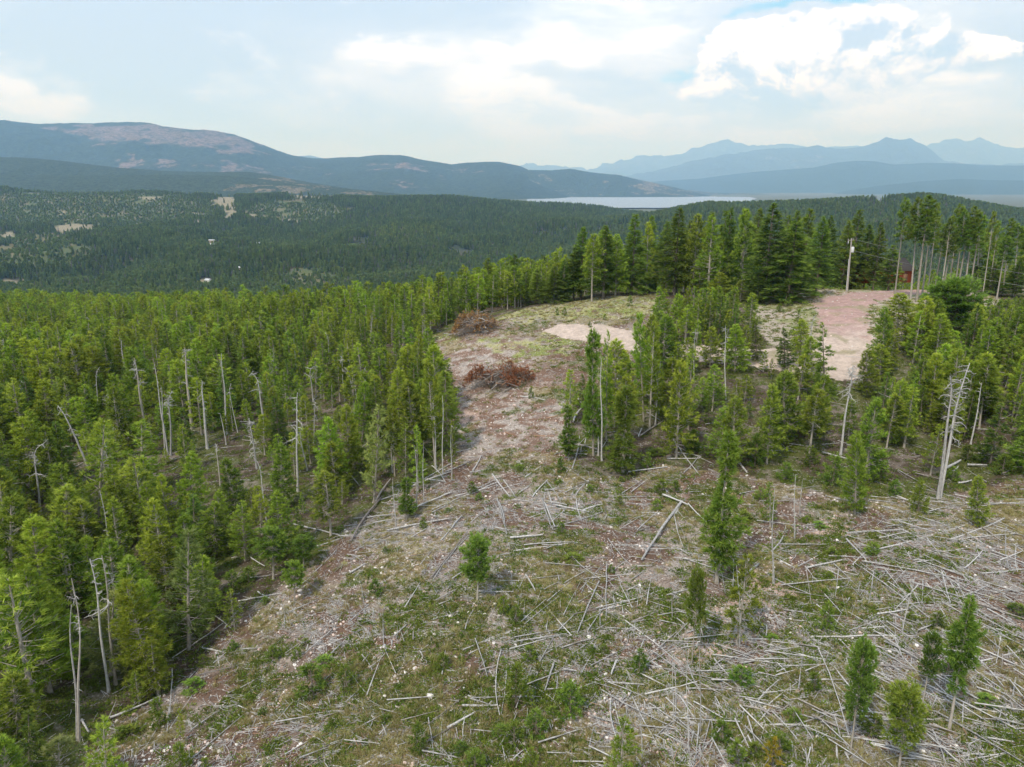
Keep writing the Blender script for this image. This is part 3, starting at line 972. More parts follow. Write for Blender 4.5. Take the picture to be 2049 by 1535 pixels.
def mid_conifer(seed, **kw):
    """one joined mesh (trunk + crown) at middle detail for the massed woods"""
    mats = kw.pop('mats')
    tr, cr = conifer(seed, **kw)
    a = tr.mesh('wood', mats[0]); b = cr.mesh('green', mats[1])
    bm = bmesh.new()
    bm.from_mesh(a); n0 = len(bm.faces)
    bm.from_mesh(b)
    bm.faces.ensure_lookup_table()
    for f in bm.faces[n0:]:
        f.material_index = 1
    me = bpy.data.meshes.new('tree_mass'); bm.to_mesh(me); bm.free()
    me.materials.append(mats[0]); me.materials.append(mats[1])
    return me


def snag_geo(seed, H=9.0, r=.15, nb=26, top=.35, L=1.3, kind='bushy', curl=0.0):
    """dead tree: trunk geo and a list of branch geos"""
    rg = np.random.default_rng(seed)
    tr = Geo(); out = []
    nz = 12
    zz = np.linspace(0, H, nz)
    bx = .12 * np.sin(zz * .7 + rg.random() * 6) * zz / H; by = .12 * np.cos(zz * .6 + rg.random() * 6) * zz / H
    bx -= bx[0]; by -= by[0]
    if curl:
        q = np.clip((zz / H - .8) / .2, 0, 1); bx = bx + curl * q ** 2; zz = zz - abs(curl) * .45 * q ** 2
    rad = r * (1 - .8 * zz / H) ** .9; rad[0] *= 1.3
    tr.tube(np.stack([bx, by, zz], -1), rad, 7, wob=.1, rg=rg)
    for i in range(nb):
        g = Geo()
        z = H * (1 - top * rg.random() ** 1.2) * .98 if kind != 'pole' else H * (.25 + .75 * rg.random())
        az = rg.random() * 6.283
        l = L * (.35 + .75 * rg.random()) * (1.1 - .5 * (z / H - (1 - top)) / max(top, .01)) if kind != 'pole' else .25 + .3 * rg.random()
        p = np.array([np.interp(z, zz, bx), np.interp(z, zz, by), z])
        pts = [p]; d = np.array([math.cos(az), math.sin(az), .1 + rg.normal(0, .3)])
        for k in range(6):
            d = d + rg.normal(0, .28, 3) + np.array([0, 0, -.08]); d /= np.linalg.norm(d)
            pts.append(pts[-1] + d * l / 6)
        br = np.linspace(.032, .008, 7) * (1 + l * .3)
        g.tube(pts, br, 4, cap=False)
        if kind != 'pole':
            for j in range(7):
                k = rg.integers(1, 6); q = [pts[k]]; dd = rg.normal(0, 1, 3); dd /= np.linalg.norm(dd)
                for _ in range(3):
                    dd = dd + rg.normal(0, .45, 3); dd /= np.linalg.norm(dd); q.append(q[-1] + dd * l * .13)
                g.tube(q, [.013, .010, .008, .005], 3, cap=False)
        out.append(g)
    return tr, out


VAR = {}                                             # kind -> list of (trunk mesh, crown mesh, H, R)


def add_var(key, n, mat, bark, **kw):
    VAR[key] = []
    for i in range(n):
        seed = kw.get('seed', 0) + i * 7 + 1
        k2 = {k: v for k, v in kw.items() if k != 'seed'}
        rg = np.random.default_rng(seed)
        k2['cb'] = max(.02, k2.get('cb', .15) + rg.normal(0, .035))
        tr, cr = conifer(seed, **k2)
        V = np.vstack(cr.V)
        w = np.percentile(np.hypot(V[:, 0], V[:, 1]), 88)
        VAR[key].append((tr.mesh('trunk', M[bark]), cr.mesh('crown', M[mat]), k2.get('H', 9.0), w))


add_var('pine', 8, 'pine', 'bark_pale', H=9, cb=.10, R=1.9, nbr=150, seed=10)
add_var('dense', 4, 'fir', 'bark', H=9, cb=.07, R=1.9, kind='fir', nbr=150, tuft=.30, seed=50)
add_var('highpine', 4, 'pine', 'bark_pale', H=9, cb=.38, R=1.6, nbr=105, seed=90)
add_var('sparse', 3, 'pine', 'bark_pale', H=9, cb=.20, R=1.5, nbr=80, dens=.9, gaps=.2, seed=130)
add_var('pale', 2, 'pale', 'bark_pale', H=9, cb=.12, R=1.6, nbr=80, dens=1.0, gaps=.12, seed=170)
add_var('fir', 5, 'fir', 'bark', H=16, cb=.10, R=2.9, kind='fir', nbr=190, tuft=.42, seed=210)
add_var('layered', 1, 'fir', 'bark', H=9, cb=.05, R=2.0, kind='fir', nbr=62, tuft=.34, dens=1.5, seed=260)
add_var('tall', 6, 'fir', 'bark_pale', H=22, cb=.56, R=2.4, kind='pine', nbr=70, tuft=.45, gaps=.2, trunk=.0072, seed=300)
add_var('column', 3, 'sapling', 'bark_pale', H=9, cb=.10, R=1.3, kind='column', nbr=190, dens=1.3, gaps=.08, seed=350)
add_var('highcolumn', 1, 'sapling', 'bark_pale', H=9, cb=.36, R=1.3, kind='column', nbr=150, dens=1.5, seed=367)
add_var('lone', 2, 'sapling', 'bark_pale', H=7, cb=.42, R=1.5, kind='bush', nbr=125, dens=1.1, tuft=.28, seed=380)
add_var('darklone', 2, 'fir', 'bark_pale', H=7, cb=.40, R=1.5, kind='bush', nbr=150, dens=1.3, tuft=.28, seed=390)
add_var('sapling', 5, 'sapling', 'bark', H=2.4, cb=.04, R=.85, nbr=48, tuft=.22, bare_low=False, lean=.05, dens=1.3, seed=400)
add_var('round', 2, 'fir', 'bark', H=9, cb=.03, R=3.6, kind='bush', nbr=210, tuft=.42, bare_low=False, seed=440)
add_var('yellow', 1, 'yellow', 'bark', H=2.0, cb=.04, R=.6, nbr=40, tuft=.2, bare_low=False, lean=.05, seed=480)

LAND = []                                            # landmarks for labels: (name phrase, x, y)
TREES = []                                           # placed conifers
_cnt = {}


def place_conifer(kind, x, y, z, H, W, name, lean=(0, 0), rz=None):
    lst = VAR[kind]
    i = _cnt.get(kind, 0); _cnt[kind] = i + 1
    tm, cm, h0, r0 = lst[i % len(lst)]
    sz = H / h0
    sx = (W / 2) / r0 if W else sz * random.uniform(.85, 1.15)
    e = bpy.data.objects.new(name, None); COL.objects.link(e)
    e.empty_display_size = .5
    e.location = (x, y, z - .03)
    e.scale = (sx, sx, sz)
    e.rotation_euler = (lean[1], lean[0], rz if rz is not None else random.random() * 6.283)
    if lean[0] or lean[1]:
        e.rotation_euler = Euler((lean[1], lean[0], 0)).to_matrix().to_4x4().to_3x3().to_euler()
    t = link('trunk', tm, e); c = link('crown', cm, e)
    return e


# every tree placed by hand: foot (px, py) and tip (px, py) in the photograph, crown width in px, kind, words
HAND = [
    (955, 1203, 955, 1082, 54, 'darklone', 'lone dark green pine with a bare lower trunk in the middle of the clearing'),
    (1434, 1167, 1460, 868, 70, 'column', 'tall ragged bright green pine right of the clearing, dark and narrow lower down'),
    (1899, 1462, 1950, 1198, 54, 'highcolumn', 'dark ragged pine with a thick crown on a bare trunk, lower right'),
    (1702, 1506, 1727, 1293, 50, 'darklone', 'small dark tuft crown on a long thin bare trunk near the lower right'),
    (1796, 1560, 1817, 1383, 74, 'lone', 'bright yellow-green round crown on a bare trunk at the bottom right edge'),
    (1541, 1055, 1542, 965, 30, 'sparse', 'small green pine standing behind the thin dead pole'),
    (1710, 1029, 1716, 868, 48, 'pine', 'shaggy olive pine on the slope behind the pink bare patch'),
    (1838, 1027, 1841, 966, 32, 'sapling', 'small green pine left of the tall forked dead tree foot'),
    (1956, 1051, 1960, 953, 38, 'pine', 'small pine with a bare foot right of the tall forked dead tree'),
    (1187, 912, 1187, 662, 42, 'column', 'tall ragged green pine at the right edge of the upper clearing'),
    (1213, 880, 1217, 664, 30, 'sparse', 'thin pine right behind the tall ragged pine of the upper clearing'),
    (1246, 946, 1252, 775, 54, 'column', 'leafy dark green column pine at the right edge of the clearing'),
    (1138, 922, 1134, 812, 34, 'column', 'short bushy pine at the tip of the right hand trees by the clearing'),
    (1353, 918, 1362, 724, 62, 'pine', 'light green layered pine with a pale trunk right of the clearing'),
    (1300, 857, 1310, 640, 44, 'sparse', 'slim pine with a long pale trunk before the sandy track'),
    (1288, 843, 1280, 628, 40, 'highpine', 'tall slim pine crossing the sandy track in view'),
    (1377, 860, 1386, 700, 46, 'sparse', 'slim olive pine behind the light green layered one'),
    (1650, 792, 1650, 643, 46, 'layered', 'dark spruce with separate drooping tiers before the pale gravel yard'),
    (1790, 700, 1805, 588, 72, 'pine', 'broad bright pine beside the inside bend of the red driveway'),
    (1906, 668, 1912, 565, 96, 'round', 'broad round dark juniper-like tree right of the red driveway'),
    (871, 935, 853, 722, 44, 'highpine', 'leaning pine with a long bare trunk on the left edge of the clearing'),
    (725, 880, 733, 765, 42, 'pine', 'pointed pine behind the left edge of the clearing'),
    (748, 1007, 758, 812, 54, 'pale', 'light yellow-green pine with a pale trunk at the left edge of the clearing'),
    (790, 953, 785, 815, 40, 'highpine', 'pine with a bare lower trunk behind the light yellow-green one'),
    (812, 957, 812, 850, 34, 'sparse', 'thin crowned pine on the left clearing edge'),
    (814, 1040, 813, 957, 32, 'column', 'short bushy pine standing among the fallen logs on the left'),
    (837, 985, 834, 850, 32, 'sparse', 'thin pine with a tuft top among poles on the left clearing edge'),
    (905, 950, 905, 843, 18, 'sparse', 'very thin wispy pine alone at the left side of the clearing'),
    (378, 1300, 375, 1058, 84, 'pale', 'ragged pale lime tree with drooping limbs at the forest edge, lower left'),
    (547, 1160, 545, 1063, 58, 'lone', 'rounded fresh green pine on a short bare foot at the left forest edge'),
    (608, 1140, 603, 1078, 46, 'lone', 'small rounded pine right of the rounded fresh green one'),
    (589, 1204, 590, 1128, 40, 'lone', 'small bright green pine on a thin stick trunk below the forest edge'),
    (662, 1073, 650, 945, 58, 'highpine', 'spreading pine with a pale bare foot touching the long logs'),
    (491, 1122, 484, 1005, 50, 'sparse', 'slim olive pine with a straight grey trunk at the left forest edge'),
    (429, 1115, 427, 1003, 66, 'pine', 'broad bright pine just inside the left forest edge'),
    (317, 1392, 303, 1277, 54, 'sparse', 'small open pine with a leaning trunk at the lower left clearing edge'),
    (279, 1410, 268, 1345, 34, 'sparse', 'wispy little pine beside the small open one, lower left'),
    (470, 1261, 461, 1181, 34, 'sparse', 'wispy small pine between crossed poles at the left'),
    (362, 1484, 359, 1416, 16, 'sparse', 'stick-like young pine near the bottom left'),
    (200, 1031, 204, 838, 84, 'sparse', 'broad grey-green tree with a white trunk in the left forest'),
    (1600, 720, 1604, 640, 40, 'pine', 'pine in the yard left of the layered dark spruce'),
    (1570, 735, 1566, 655, 36, 'dense', 'darker pine at the left end of the sandy yard'),
    (1625, 760, 1622, 672, 42, 'pine', 'bushy pine covering the near verge of the pale yard'),
    (1760, 760, 1764, 690, 44, 'pine', 'bushy pine right of the pale gravel pad'),
    (1735, 790, 1738, 700, 44, 'pine', 'bright pine below the right corner of the pale gravel pad'),
    (1420, 735, 1424, 655, 40, 'pine', 'pine hiding the middle of the sandy track'),
    (1470, 745, 1474, 650, 46, 'pine', 'full pine standing before the sandy track near square-armed snag'),
    (1515, 720, 1512, 640, 36, 'dense', 'dark pine on the far verge of the sandy track'),
    (12, 1660, 8, 1480, 90, 'pine', 'dark green pine filling the very bottom left corner'),
    (60, 1600, 52, 1420, 70, 'dense', 'dense pine behind the pale treetop in the bottom left corner'),
    (110, 1580, 116, 1478, 84, 'pale', 'pale yellow-green spreading treetop at the bottom left edge'),
    (218, 1640, 206, 1440, 74, 'sparse', 'open green tree at the bottom edge left of the clearing'),
    (40, 1470, 22, 1345, 84, 'pine', 'broad green pine at the lower left border'),
    (222, 1352, 226, 1180, 94, 'pale', 'broad yellow-tinged tree behind the tall dead poles, lower left'),
    (378, 1040, 380, 905, 56, 'pine', 'pointed bright pine rising above its neighbours in the left forest'),
    (20, 1180, 30, 985, 90, 'pine', 'big full crowned pine at the left border'),
    (135, 1120, 130, 975, 84, 'pine', 'full green pine left of the dead leaning trunk'),
    (290, 985, 284, 840, 74, 'sparse', 'open olive pine with a tangled grey heart in the left forest'),
]
for (bx_, by_, tx_, ty_, w_, kd, lb) in HAND:
    x, Y, z = [float(v[0]) for v in ground_at(bx_, by_)]
    dx, dy_, dz = px_dir(tx_, ty_)
    zt = CAM_Z + dz / dy_ * Y; xt = dx / dy_ * Y
    d = Y * math.cos(PITCH) - ((z + zt) / 2 - CAM_Z) * math.sin(PITCH)
    H = max(1.2, zt - z); W = w_ / FPX * d
    TREES.append(dict(kind=kd, x=x, y=Y, z=z, H=H, W=W, lean=((xt - x) / H, 0), label=lb, hand=True))

# standing dead trees
SNAGS = [  # foot, tip, trunk px, number of branches, share of height that carries them, branch length px, kind, curl px, label, landmark phrase
    (80, 1025, 68, 880, 7, 16, .45, 26, 'bushy', 14, 'crooked dead trunk with a curled top near the left border', 'the crooked curled dead trunk'),
    (176, 932, 118, 803, 7, 9, .6, 22, 'bushy', -4, 'long dead trunk leaning left out of the left forest', 'the left-leaning dead trunk'),
    (294, 878, 268, 715, 7, 16, .35, 22, 'bushy', 0, 'tall pale dead trunk with twiggy top in the left forest', 'the twiggy-topped pale dead trunk'),
    (336, 908, 308, 725, 5, 5, .3, 12, 'pole', 0, 'slim dead trunk leaning beside two others over the log gap', None),
    (330, 905, 322, 772, 4, 3, .3, 10, 'pole', 0, 'thin straight dead pole in the middle of the leaning cluster', None),
    (342, 912, 339, 777, 6, 22, .42, 22, 'bushy', 6, 'dead trunk with a white bushy top over the log gap', 'the white bushy dead trunk'),
    (384, 858, 368, 695, 10, 16, .5, 26, 'bushy', 0, 'thick tall tan dead trunk with ragged branches, left forest', 'the thick tan dead trunk'),
    (415, 898, 402, 762, 8, 12, .4, 20, 'bushy', 4, 'grey dead trunk with a knotted top right of the thick tan one', 'the knotted grey dead trunk'),
    (454, 869, 444, 706, 5, 6, .5, 8, 'pole', 0, 'needle-thin pale dead pole standing tall in the left forest', 'the needle-thin dead pole'),
    (530, 850, 511, 742, 6, 14, .4, 22, 'bushy', -8, 'dead trunk with a hooked pale top behind the left forest pines', 'the hooked pale dead trunk'),
    (596, 984, 592, 782, 7, 14, .5, 30, 'bushy', 4, 'tall dead trunk with spreading bare arms in the left forest', 'the dead trunk with spreading arms'),
    (615, 942, 600, 862, 5, 4, .3, 12, 'pole', 0, 'short leaning dead stem beside the trunk with spreading arms', None),
    (514, 938, 499, 836, 6, 34, .75, 26, 'bushy', 0, 'small dead tree wholly wrapped in silver twigs', 'the silver-twigged small dead tree'),
    (254, 756, 241, 680, 5, 4, .3, 10, 'pole', 0, 'bare dead spike leaning above the left forest canopy', 'the bare spike over the canopy'),
    (221, 868, 214, 778, 4, 10, .4, 20, 'bushy', 0, 'dead stem with wispy grey twigs above green crowns, left', None),
    (627, 805, 620, 730, 5, 12, .35, 18, 'bushy', 8, 'dead top bending right among high pines, left forest', 'the right-bending dead top'),
    (453, 890, 441, 826, 4, 2, .3, 8, 'pole', 0, 'short pale dead pole leaning left below the needle-thin one', None),
    (441, 973, 432, 886, 5, 8, .3, 14, 'bushy', 4, 'small dead trunk in front of a round dark pine, left forest', 'the small dead trunk by the round pine'),
    (316, 745, 313, 690, 3, 4, .3, 8, 'pole', 0, 'thin dead spire poking above distant pines', None),
    (155, 1482, 141, 1206, 8, 5, .4, 20, 'pole', 0, 'white dead trunk with a hanging twig bundle, lower left', 'the white trunk of the lower left trio'),
    (158, 1482, 155, 1148, 8, 10, .3, 24, 'bushy', -6, 'tall pinkish dead trunk beside the white one, lower left', None),
    (218, 1384, 181, 1115, 9, 12, .35, 20, 'bushy', 0, 'tall grey dead trunk leaning left before the yellow-tinged tree', 'the tall grey left-leaning dead trunk'),
    (232, 1370, 204, 1111, 9, 10, .4, 46, 'bushy', 0, 'tall brown dead trunk with long curved arms, lower left', None),
    (1877, 1001, 1909, 748, 11, 12, .25, 36, 'bushy', -8, 'thick tall dead trunk with a hooked white top, far right', 'the tall forked dead tree'),
    (1880, 998, 1932, 722, 9, 36, .55, 34, 'bushy', 6, 'twin dead trunk leaning right with a cloud of silver branches', None),
    (1942, 890, 1967, 765, 5, 10, .5, 14, 'pole', 0, 'slim pale dead spike right of the tall forked dead tree', 'the slim pale spike at the right'),
    (1682, 910, 1706, 728, 7, 26, .4, 38, 'bushy', 0, 'dead white tree with sprawling level branches, right side', 'the white sprawling dead tree'),
    (1204, 922, 1203, 715, 5, 5, .5, 8, 'pole', 0, 'straight pale dead pole beside the tall ragged green pine', 'the straight pale dead pole'),
    (1197, 912, 1199, 800, 4, 3, .5, 8, 'pole', 0, 'shorter dead pole left of the straight pale one', None),
    (1311, 850, 1321, 722, 4, 3, .3, 8, 'pole', 0, 'thin dead pole among slim pines right of the clearing', None),
    (1548, 1170, 1546, 974, 6, 3, .3, 8, 'pole', 0, 'single grey dead pole rising from pink soil right of centre', 'the grey dead pole on pink soil'),
    (1590, 1080, 1592, 948, 4, 3, .3, 8, 'pole', 0, 'thin dead pole left of the pink bare patch', None),
    (1600, 1030, 1603, 958, 3, 3, .3, 7, 'pole', 0, 'faint thin dead stick beside the pole at the pink patch', None),
    (1480, 1292, 1479, 1130, 4, 3, .3, 8, 'pole', 0, 'thin grey dead pole standing among logs below the pink soil', None),
    (1378, 1500, 1376, 1290, 4, 6, .6, 12, 'pole', 0, 'first of two tall thin dead stems in the bottom centre right', 'the tall thin stems at bottom centre'),
    (1401, 1470, 1404, 1240, 4, 6, .6, 12, 'pole', 0, 'taller of two thin dead stems in the bottom centre right', None),
    (1285, 1520, 1281, 1370, 4, 2, .6, 10, 'pole', 0, 'dead thin stem left of the two tall ones, bottom centre', None),
    (1348, 1456, 1349, 1300, 3, 2, .6, 10, 'pole', 0, 'slender upright stick in the tangle of logs at bottom centre', None),
    (1805, 1270, 1828, 1140, 4, 2, .4, 8, 'pole', 0, 'thin leaning dead stem over the log tangle at the right', 'the leaning stem over the log tangle'),
    (834, 1020, 832, 890, 4, 2, .3, 7, 'pole', 0, 'pale dead stem on the left clearing edge near short bushy pine', None),
    (848, 1000, 846, 880, 3, 2, .3, 7, 'pole', 0, 'thin grey dead stem right of the pale one, left clearing edge', None),
    (886, 950, 885, 790, 4, 2, .3, 7, 'pole', 0, 'upright thin dead pole at the left rim of the upper clearing', 'the thin pole at the left rim'),
    (904, 960, 903, 850, 3, 2, .3, 7, 'pole', 0, 'fine dead stick beside the wispy thin pine', None),
    (872, 938, 868, 800, 5, 4, .3, 10, 'pole', 0, 'dead trunk parallel to the leaning long-trunked pine', None),
    (793, 1060, 786, 955, 4, 2, .3, 7, 'pole', 0, 'bare dead trunk behind crossed logs at the left edge', None),
    (1621, 724, 1626, 625, 4, 6, .3, 12, 'bushy', 6, 'grey dead top standing before the sandy yard', 'the grey dead top by the yard'),
    (1452, 800, 1450, 650, 4, 10, .4, 20, 'bushy', 0, 'dead pine with square-set bare arms, right of the track', 'the square-armed dead pine'),
    (1388, 760, 1391, 655, 3, 10, .4, 14, 'bushy', 0, 'fine twigged dead pine between track and meadow', None),
]

BACKROW = [  # tip px, tip py, foot py, width px, kind (the tall wood behind the grass and the driveway)
    (948, 552, 618, 40, 'pine'), (975, 515, 612, 46, 'fir'), (1004, 545, 612, 36, 'fir'), (1030, 508, 612, 46, 'fir'), (1052, 540, 608, 34, 'pine'), (1075, 536, 608, 40, 'fir'), (1108, 532, 606, 44, 'fir'), (1130, 520, 604, 36, 'fir'),
    (1150, 490, 602, 46, 'fir'), (1166, 453, 600, 54, 'fir'), (1188, 470, 604, 40, 'highpine'), (1212, 450, 596, 60, 'fir'), (1236, 470, 592, 40, 'pine'), (1270, 428, 590, 58, 'fir'), (1300, 444, 588, 38, 'sparse'), (1307, 430, 584, 46, 'fir'), (1335, 442, 584, 50, 'fir'),
    (1360, 414, 590, 66, 'fir'), (1384, 440, 582, 44, 'fir'), (1395, 430, 590, 50, 'pine'), (1424, 424, 578, 50, 'fir'), (1428, 432, 596, 52, 'sparse'), (1455, 420, 582, 54, 'fir'), (1462, 414, 574, 40, 'fir'), (1490, 418, 578, 44, 'sparse'), (1497, 421, 588, 50, 'pine'), (1520, 416, 580, 52, 'fir'),
    (1548, 405, 600, 84, 'fir'), (1578, 430, 588, 50, 'fir'), (1592, 440, 604, 96, 'fir'), (1598, 420, 578, 50, 'fir'), (1622, 416, 580, 62, 'fir'), (1650, 432, 590, 58, 'fir'), (1664, 430, 578, 50, 'fir'),
    (1722, 418, 570, 58, 'fir'), (1745, 448, 572, 52, 'fir'), (1765, 444, 566, 36, 'fir'), (1700, 440, 566, 48, 'fir'), (1790, 490, 570, 44, 'fir'), (1990, 530, 590, 44, 'fir'), (2044, 520, 594, 40, 'fir'), (1955, 530, 580, 40, 'fir'),
    (1520, 545, 606, 44, 'fir'), (1440, 545, 600, 40, 'pine'), (1485, 560, 604, 34, 'pine'), (1565, 560, 606, 30, 'pine'),
]
for (tx_, ty_, by_, w_, kd) in BACKROW:
    Y = float(ground_at(tx_, by_)[1][0])
    if Y > 190: Y = random.uniform(150, 165)
    dx, dy_, dz = px_dir(tx_, ty_)
    x = dx / dy_ * Y; z = float(hgt(x, Y)); zt = CAM_Z + dz / dy_ * Y
    TREES.append(dict(kind=kd, x=x, y=Y, z=z, H=zt - z, W=w_ / FPX * Y * 1.02, lean=(0, 0), label=None, hand=True, grp='back'))
TALL = [(1790, 594, 1814, 394, 44), (1822, 600, 1840, 394, 50), (1834, 604, 1858, 390, 66), (1845, 590, 1868, 420, 40), (1869, 585, 1892, 448, 40), (1882, 591, 1902, 436, 44), (1898, 580, 1923, 407, 50), (1912, 572, 1932, 420, 40),
        (1932, 574, 1950, 412, 48), (1942, 573, 1967, 424, 44), (1953, 580, 1962, 450, 40), (1966, 593, 1989, 422, 30), (1994, 600, 2016, 470, 44), (2046, 588, 2062, 440, 40), (2006, 590, 2024, 436, 36), (2026, 592, 2042, 446, 40), (1855, 596, 1877, 410, 34), (1978, 586, 1998, 440, 32), (2068, 590, 2082, 450, 40), (1890, 560, 1908, 470, 40), (1920, 560, 1940, 440, 44)]
for (bx_, by_, tx_, ty_, w_) in TALL:
    x, Y, z = [float(v[0]) for v in ground_at(bx_, by_)]
    if Y > 180:
        Y = 150.0; dx, dy_, dz = px_dir(bx_, by_); x = dx / dy_ * Y; z = float(hgt(x, Y))
    dx, dy_, dz = px_dir(tx_, ty_)
    zt = CAM_Z + dz / dy_ * Y; xt = dx / dy_ * Y; H = zt - z
    TREES.append(dict(kind='tall', x=x, y=Y, z=z, H=H, W=w_ / FPX * Y * .74, lean=((xt - x) / H, 0), label=None, hand=True, grp='tall'))

# ------------------------------------------------------------------ the woods at random, kept off clearing, road and yard
RIGHT_SPARSE = [(1130, 800), (1160, 955), (1270, 960), (1340, 935), (1450, 940), (1560, 965), (1700, 1000), (1850, 1000), (2060, 960), (2060, 890), (1850, 900), (1500, 870), (1300, 830), (1240, 770)]
OPEN_ROAD_VIEW = [(1090, 655), (1280, 660), (1345, 690), (1345, 730), (1260, 700), (1150, 690)]
SEEN_GAPS = [[(1655, 640), (1700, 640), (1740, 650), (1740, 750), (1670, 775), (1655, 760)], [(1545, 700), (1580, 700), (1580, 770), (1545, 770)], [(1500, 600), (1560, 600), (1560, 680), (1500, 680)]]
BASE_PTS = []


def grid_points(x0, x1, y0, y1, sp):
    gx, gy = np.meshgrid(np.arange(x0, x1, sp), np.arange(y0, y1, sp), indexing='ij')
    x = gx.ravel() + (RNG.random(gx.size) - .5) * sp * .95; y = gy.ravel() + (RNG.random(gx.size) - .5) * sp * .95
    return x, y


x, y = grid_points(-430, 330, 30, 620, 3.05)
xr, yr = grid_points(8, 130, 62, 140, 3.3)
x = np.concatenate([x, xr]); y = np.concatenate([y, yr])
ok = (np.abs(x / y) < .86) & ((y < 420) | (x < 60))
x, y = x[ok], y[ok]
thin = RNG.random(len(x)) < np.interp(y, [0, 150, 300, 620], [1, .85, .55, .32])
x, y = x[thin], y[thin]
z = hgt(x, y)
px, py, d = to_px(x, y, z)
wob = (fbm(x / 4, y / 4 + 50, 3) - .5)
bad = (in_poly(px, py, CLEAR) & (y < 175)) | (in_poly(px, py, ROAD_A) & (y < 200) & (y > 60)) | (in_poly(px, py, YARD) & (y < 200) & (y > 60))
for gp in SEEN_GAPS: bad |= in_poly(px, py, gp) & (y < 200)
bad |= in_poly(px, py, OPEN_ROAD_VIEW) & (y < 200)
dens_n = fbm(x / 9, y / 9, 3)
right = (px > 1270) & (py < 1010) & (y < 135)
keep = ~bad & (dens_n > np.where(right, .24, np.where(y < 135, .315, .22)))
keep &= ~(in_poly(px, py, RIGHT_SPARSE) & (RNG.random(len(x)) > .35))
# between the track and the upper wood the right-hand side is looser
keep &= ~(right & (RNG.random(len(x)) > np.where(px > 1830, .97, .85)))
# the back wood: one belt of tall trees stands there already
belt = (y > 118) & (y < 175) & (px > 1140)
keep &= ~(belt & (py < 640) & ((y < 140) | (RNG.random(len(x)) > .35)))
keep &= ~((px > 1140) & (y >= 175) & (y < 330) & (RNG.random(len(x)) > .5))
for tr_ in TREES:
    keep &= (x - tr_['x']) ** 2 + (y - tr_['y']) ** 2 > (1.1 + .11 * tr_['H']) ** 2
x, y, z, px, py, d = [q[keep] for q in (x, y, z, px, py, d)]
hn = fbm(x / 30 + 9, y / 30, 2)
H = (4.2 + 5.4 * RNG.random(len(x)) ** .8 + (hn - .5) * 7) * np.where(RNG.random(len(x)) < .2, .5, 1)
H *= np.interp(y, [40, 90, 200, 400], [.98, 1.0, 1.05, 1.1])
edge = belt[keep]
H = np.where(edge, H * 1.5, H)
H = np.where((px > 1270) & (y < 100), H * .86, H)
H = np.where((px > 1140) & (y < 175) & (y > 100), H * .85, H)
H = np.where((px > 1840) & (y < 125), 4.2 + 3.6 * RNG.random(len(x)), H)
cap = np.where(px > 1500, 592, np.where(px > 1270, 572, 0))
hmax = (CAM_Z - y * np.array([slope_of(c_) for c_ in cap])) - z
H = np.where((px > 1270) & (y < 142), np.minimum(H, hmax * (.78 + .22 * RNG.random(len(x)))), H)
H = np.where((px > 1740) & (y > 112) & (y < 142), np.minimum(H, 3.2), H)
H = np.clip(H, 1.5, 14)
W = H * (.31 + .20 * RNG.random(len(x)))
free = np.ones(len(x), bool)
tpx, tpy, _ = to_px(x, y, z + H)
for q_ in SNAGS + HAND[:50] + [(v_, 692, v_, 652) for v_ in (1110, 1140, 1170, 1200, 1230, 1260)] + [(v_, 745, v_, 715) for v_ in (1560, 1690, 1660)]:
    fb, fy, tb, ty_ = q_[:4]
    Yq = float(ground_at(fb, fy)[1][0])
    hw = W / 2 / d * FPX * .8
    cov = tpy < fy - .30 * (fy - ty_)
    f_ = np.clip((fy - py) / max(1, fy - ty_), 0, 1)
    cx = fb + (tb - fb) * .3
    free &= ~((y < Yq + .5) & (np.abs(px - cx) < hw + 5) & cov & (py > fy - 60) & (py - 260 < fy))
x, y, z, px, py, d, H, W, edge = [q_[free] for q_ in (x, y, z, px, py, d, H, W, edge)]
show = H / d * (np.abs(px - 1024) < 1100) * (py - H / d * 1300 < 1560) * (py > 600)
order = np.argsort(-show)
N_HAND = len(TREES)
N_THINGS = 268 - N_HAND + 46
kinds = np.array(['pine', 'pine', 'dense', 'pine', 'highpine', 'sparse', 'pine', 'pine', 'layered'])
ksel = kinds[(RNG.random(len(x)) * len(kinds)).astype(int)]
ksel = np.where((ksel == 'layered') & (RNG.random(len(x)) < .6), 'pine', ksel)
for i in order[:N_THINGS]:
    TREES.append(dict(kind=str(ksel[i]), x=float(x[i]), y=float(y[i]), z=float(z[i]), H=float(H[i]), W=float(W[i]), lean=(random.gauss(0, .04), random.gauss(0, .04)), label=None, hand=False))
REST = order[N_THINGS:]


# ------------------------------------------------------------------ masses nobody could count
def hidden_collection(name, meshes):
    c = bpy.data.collections.new(name)
    for i, me in enumerate(meshes):
        o = bpy.data.objects.new('%s_%02d' % (name, i), me)
        c.objects.link(o)
    return c


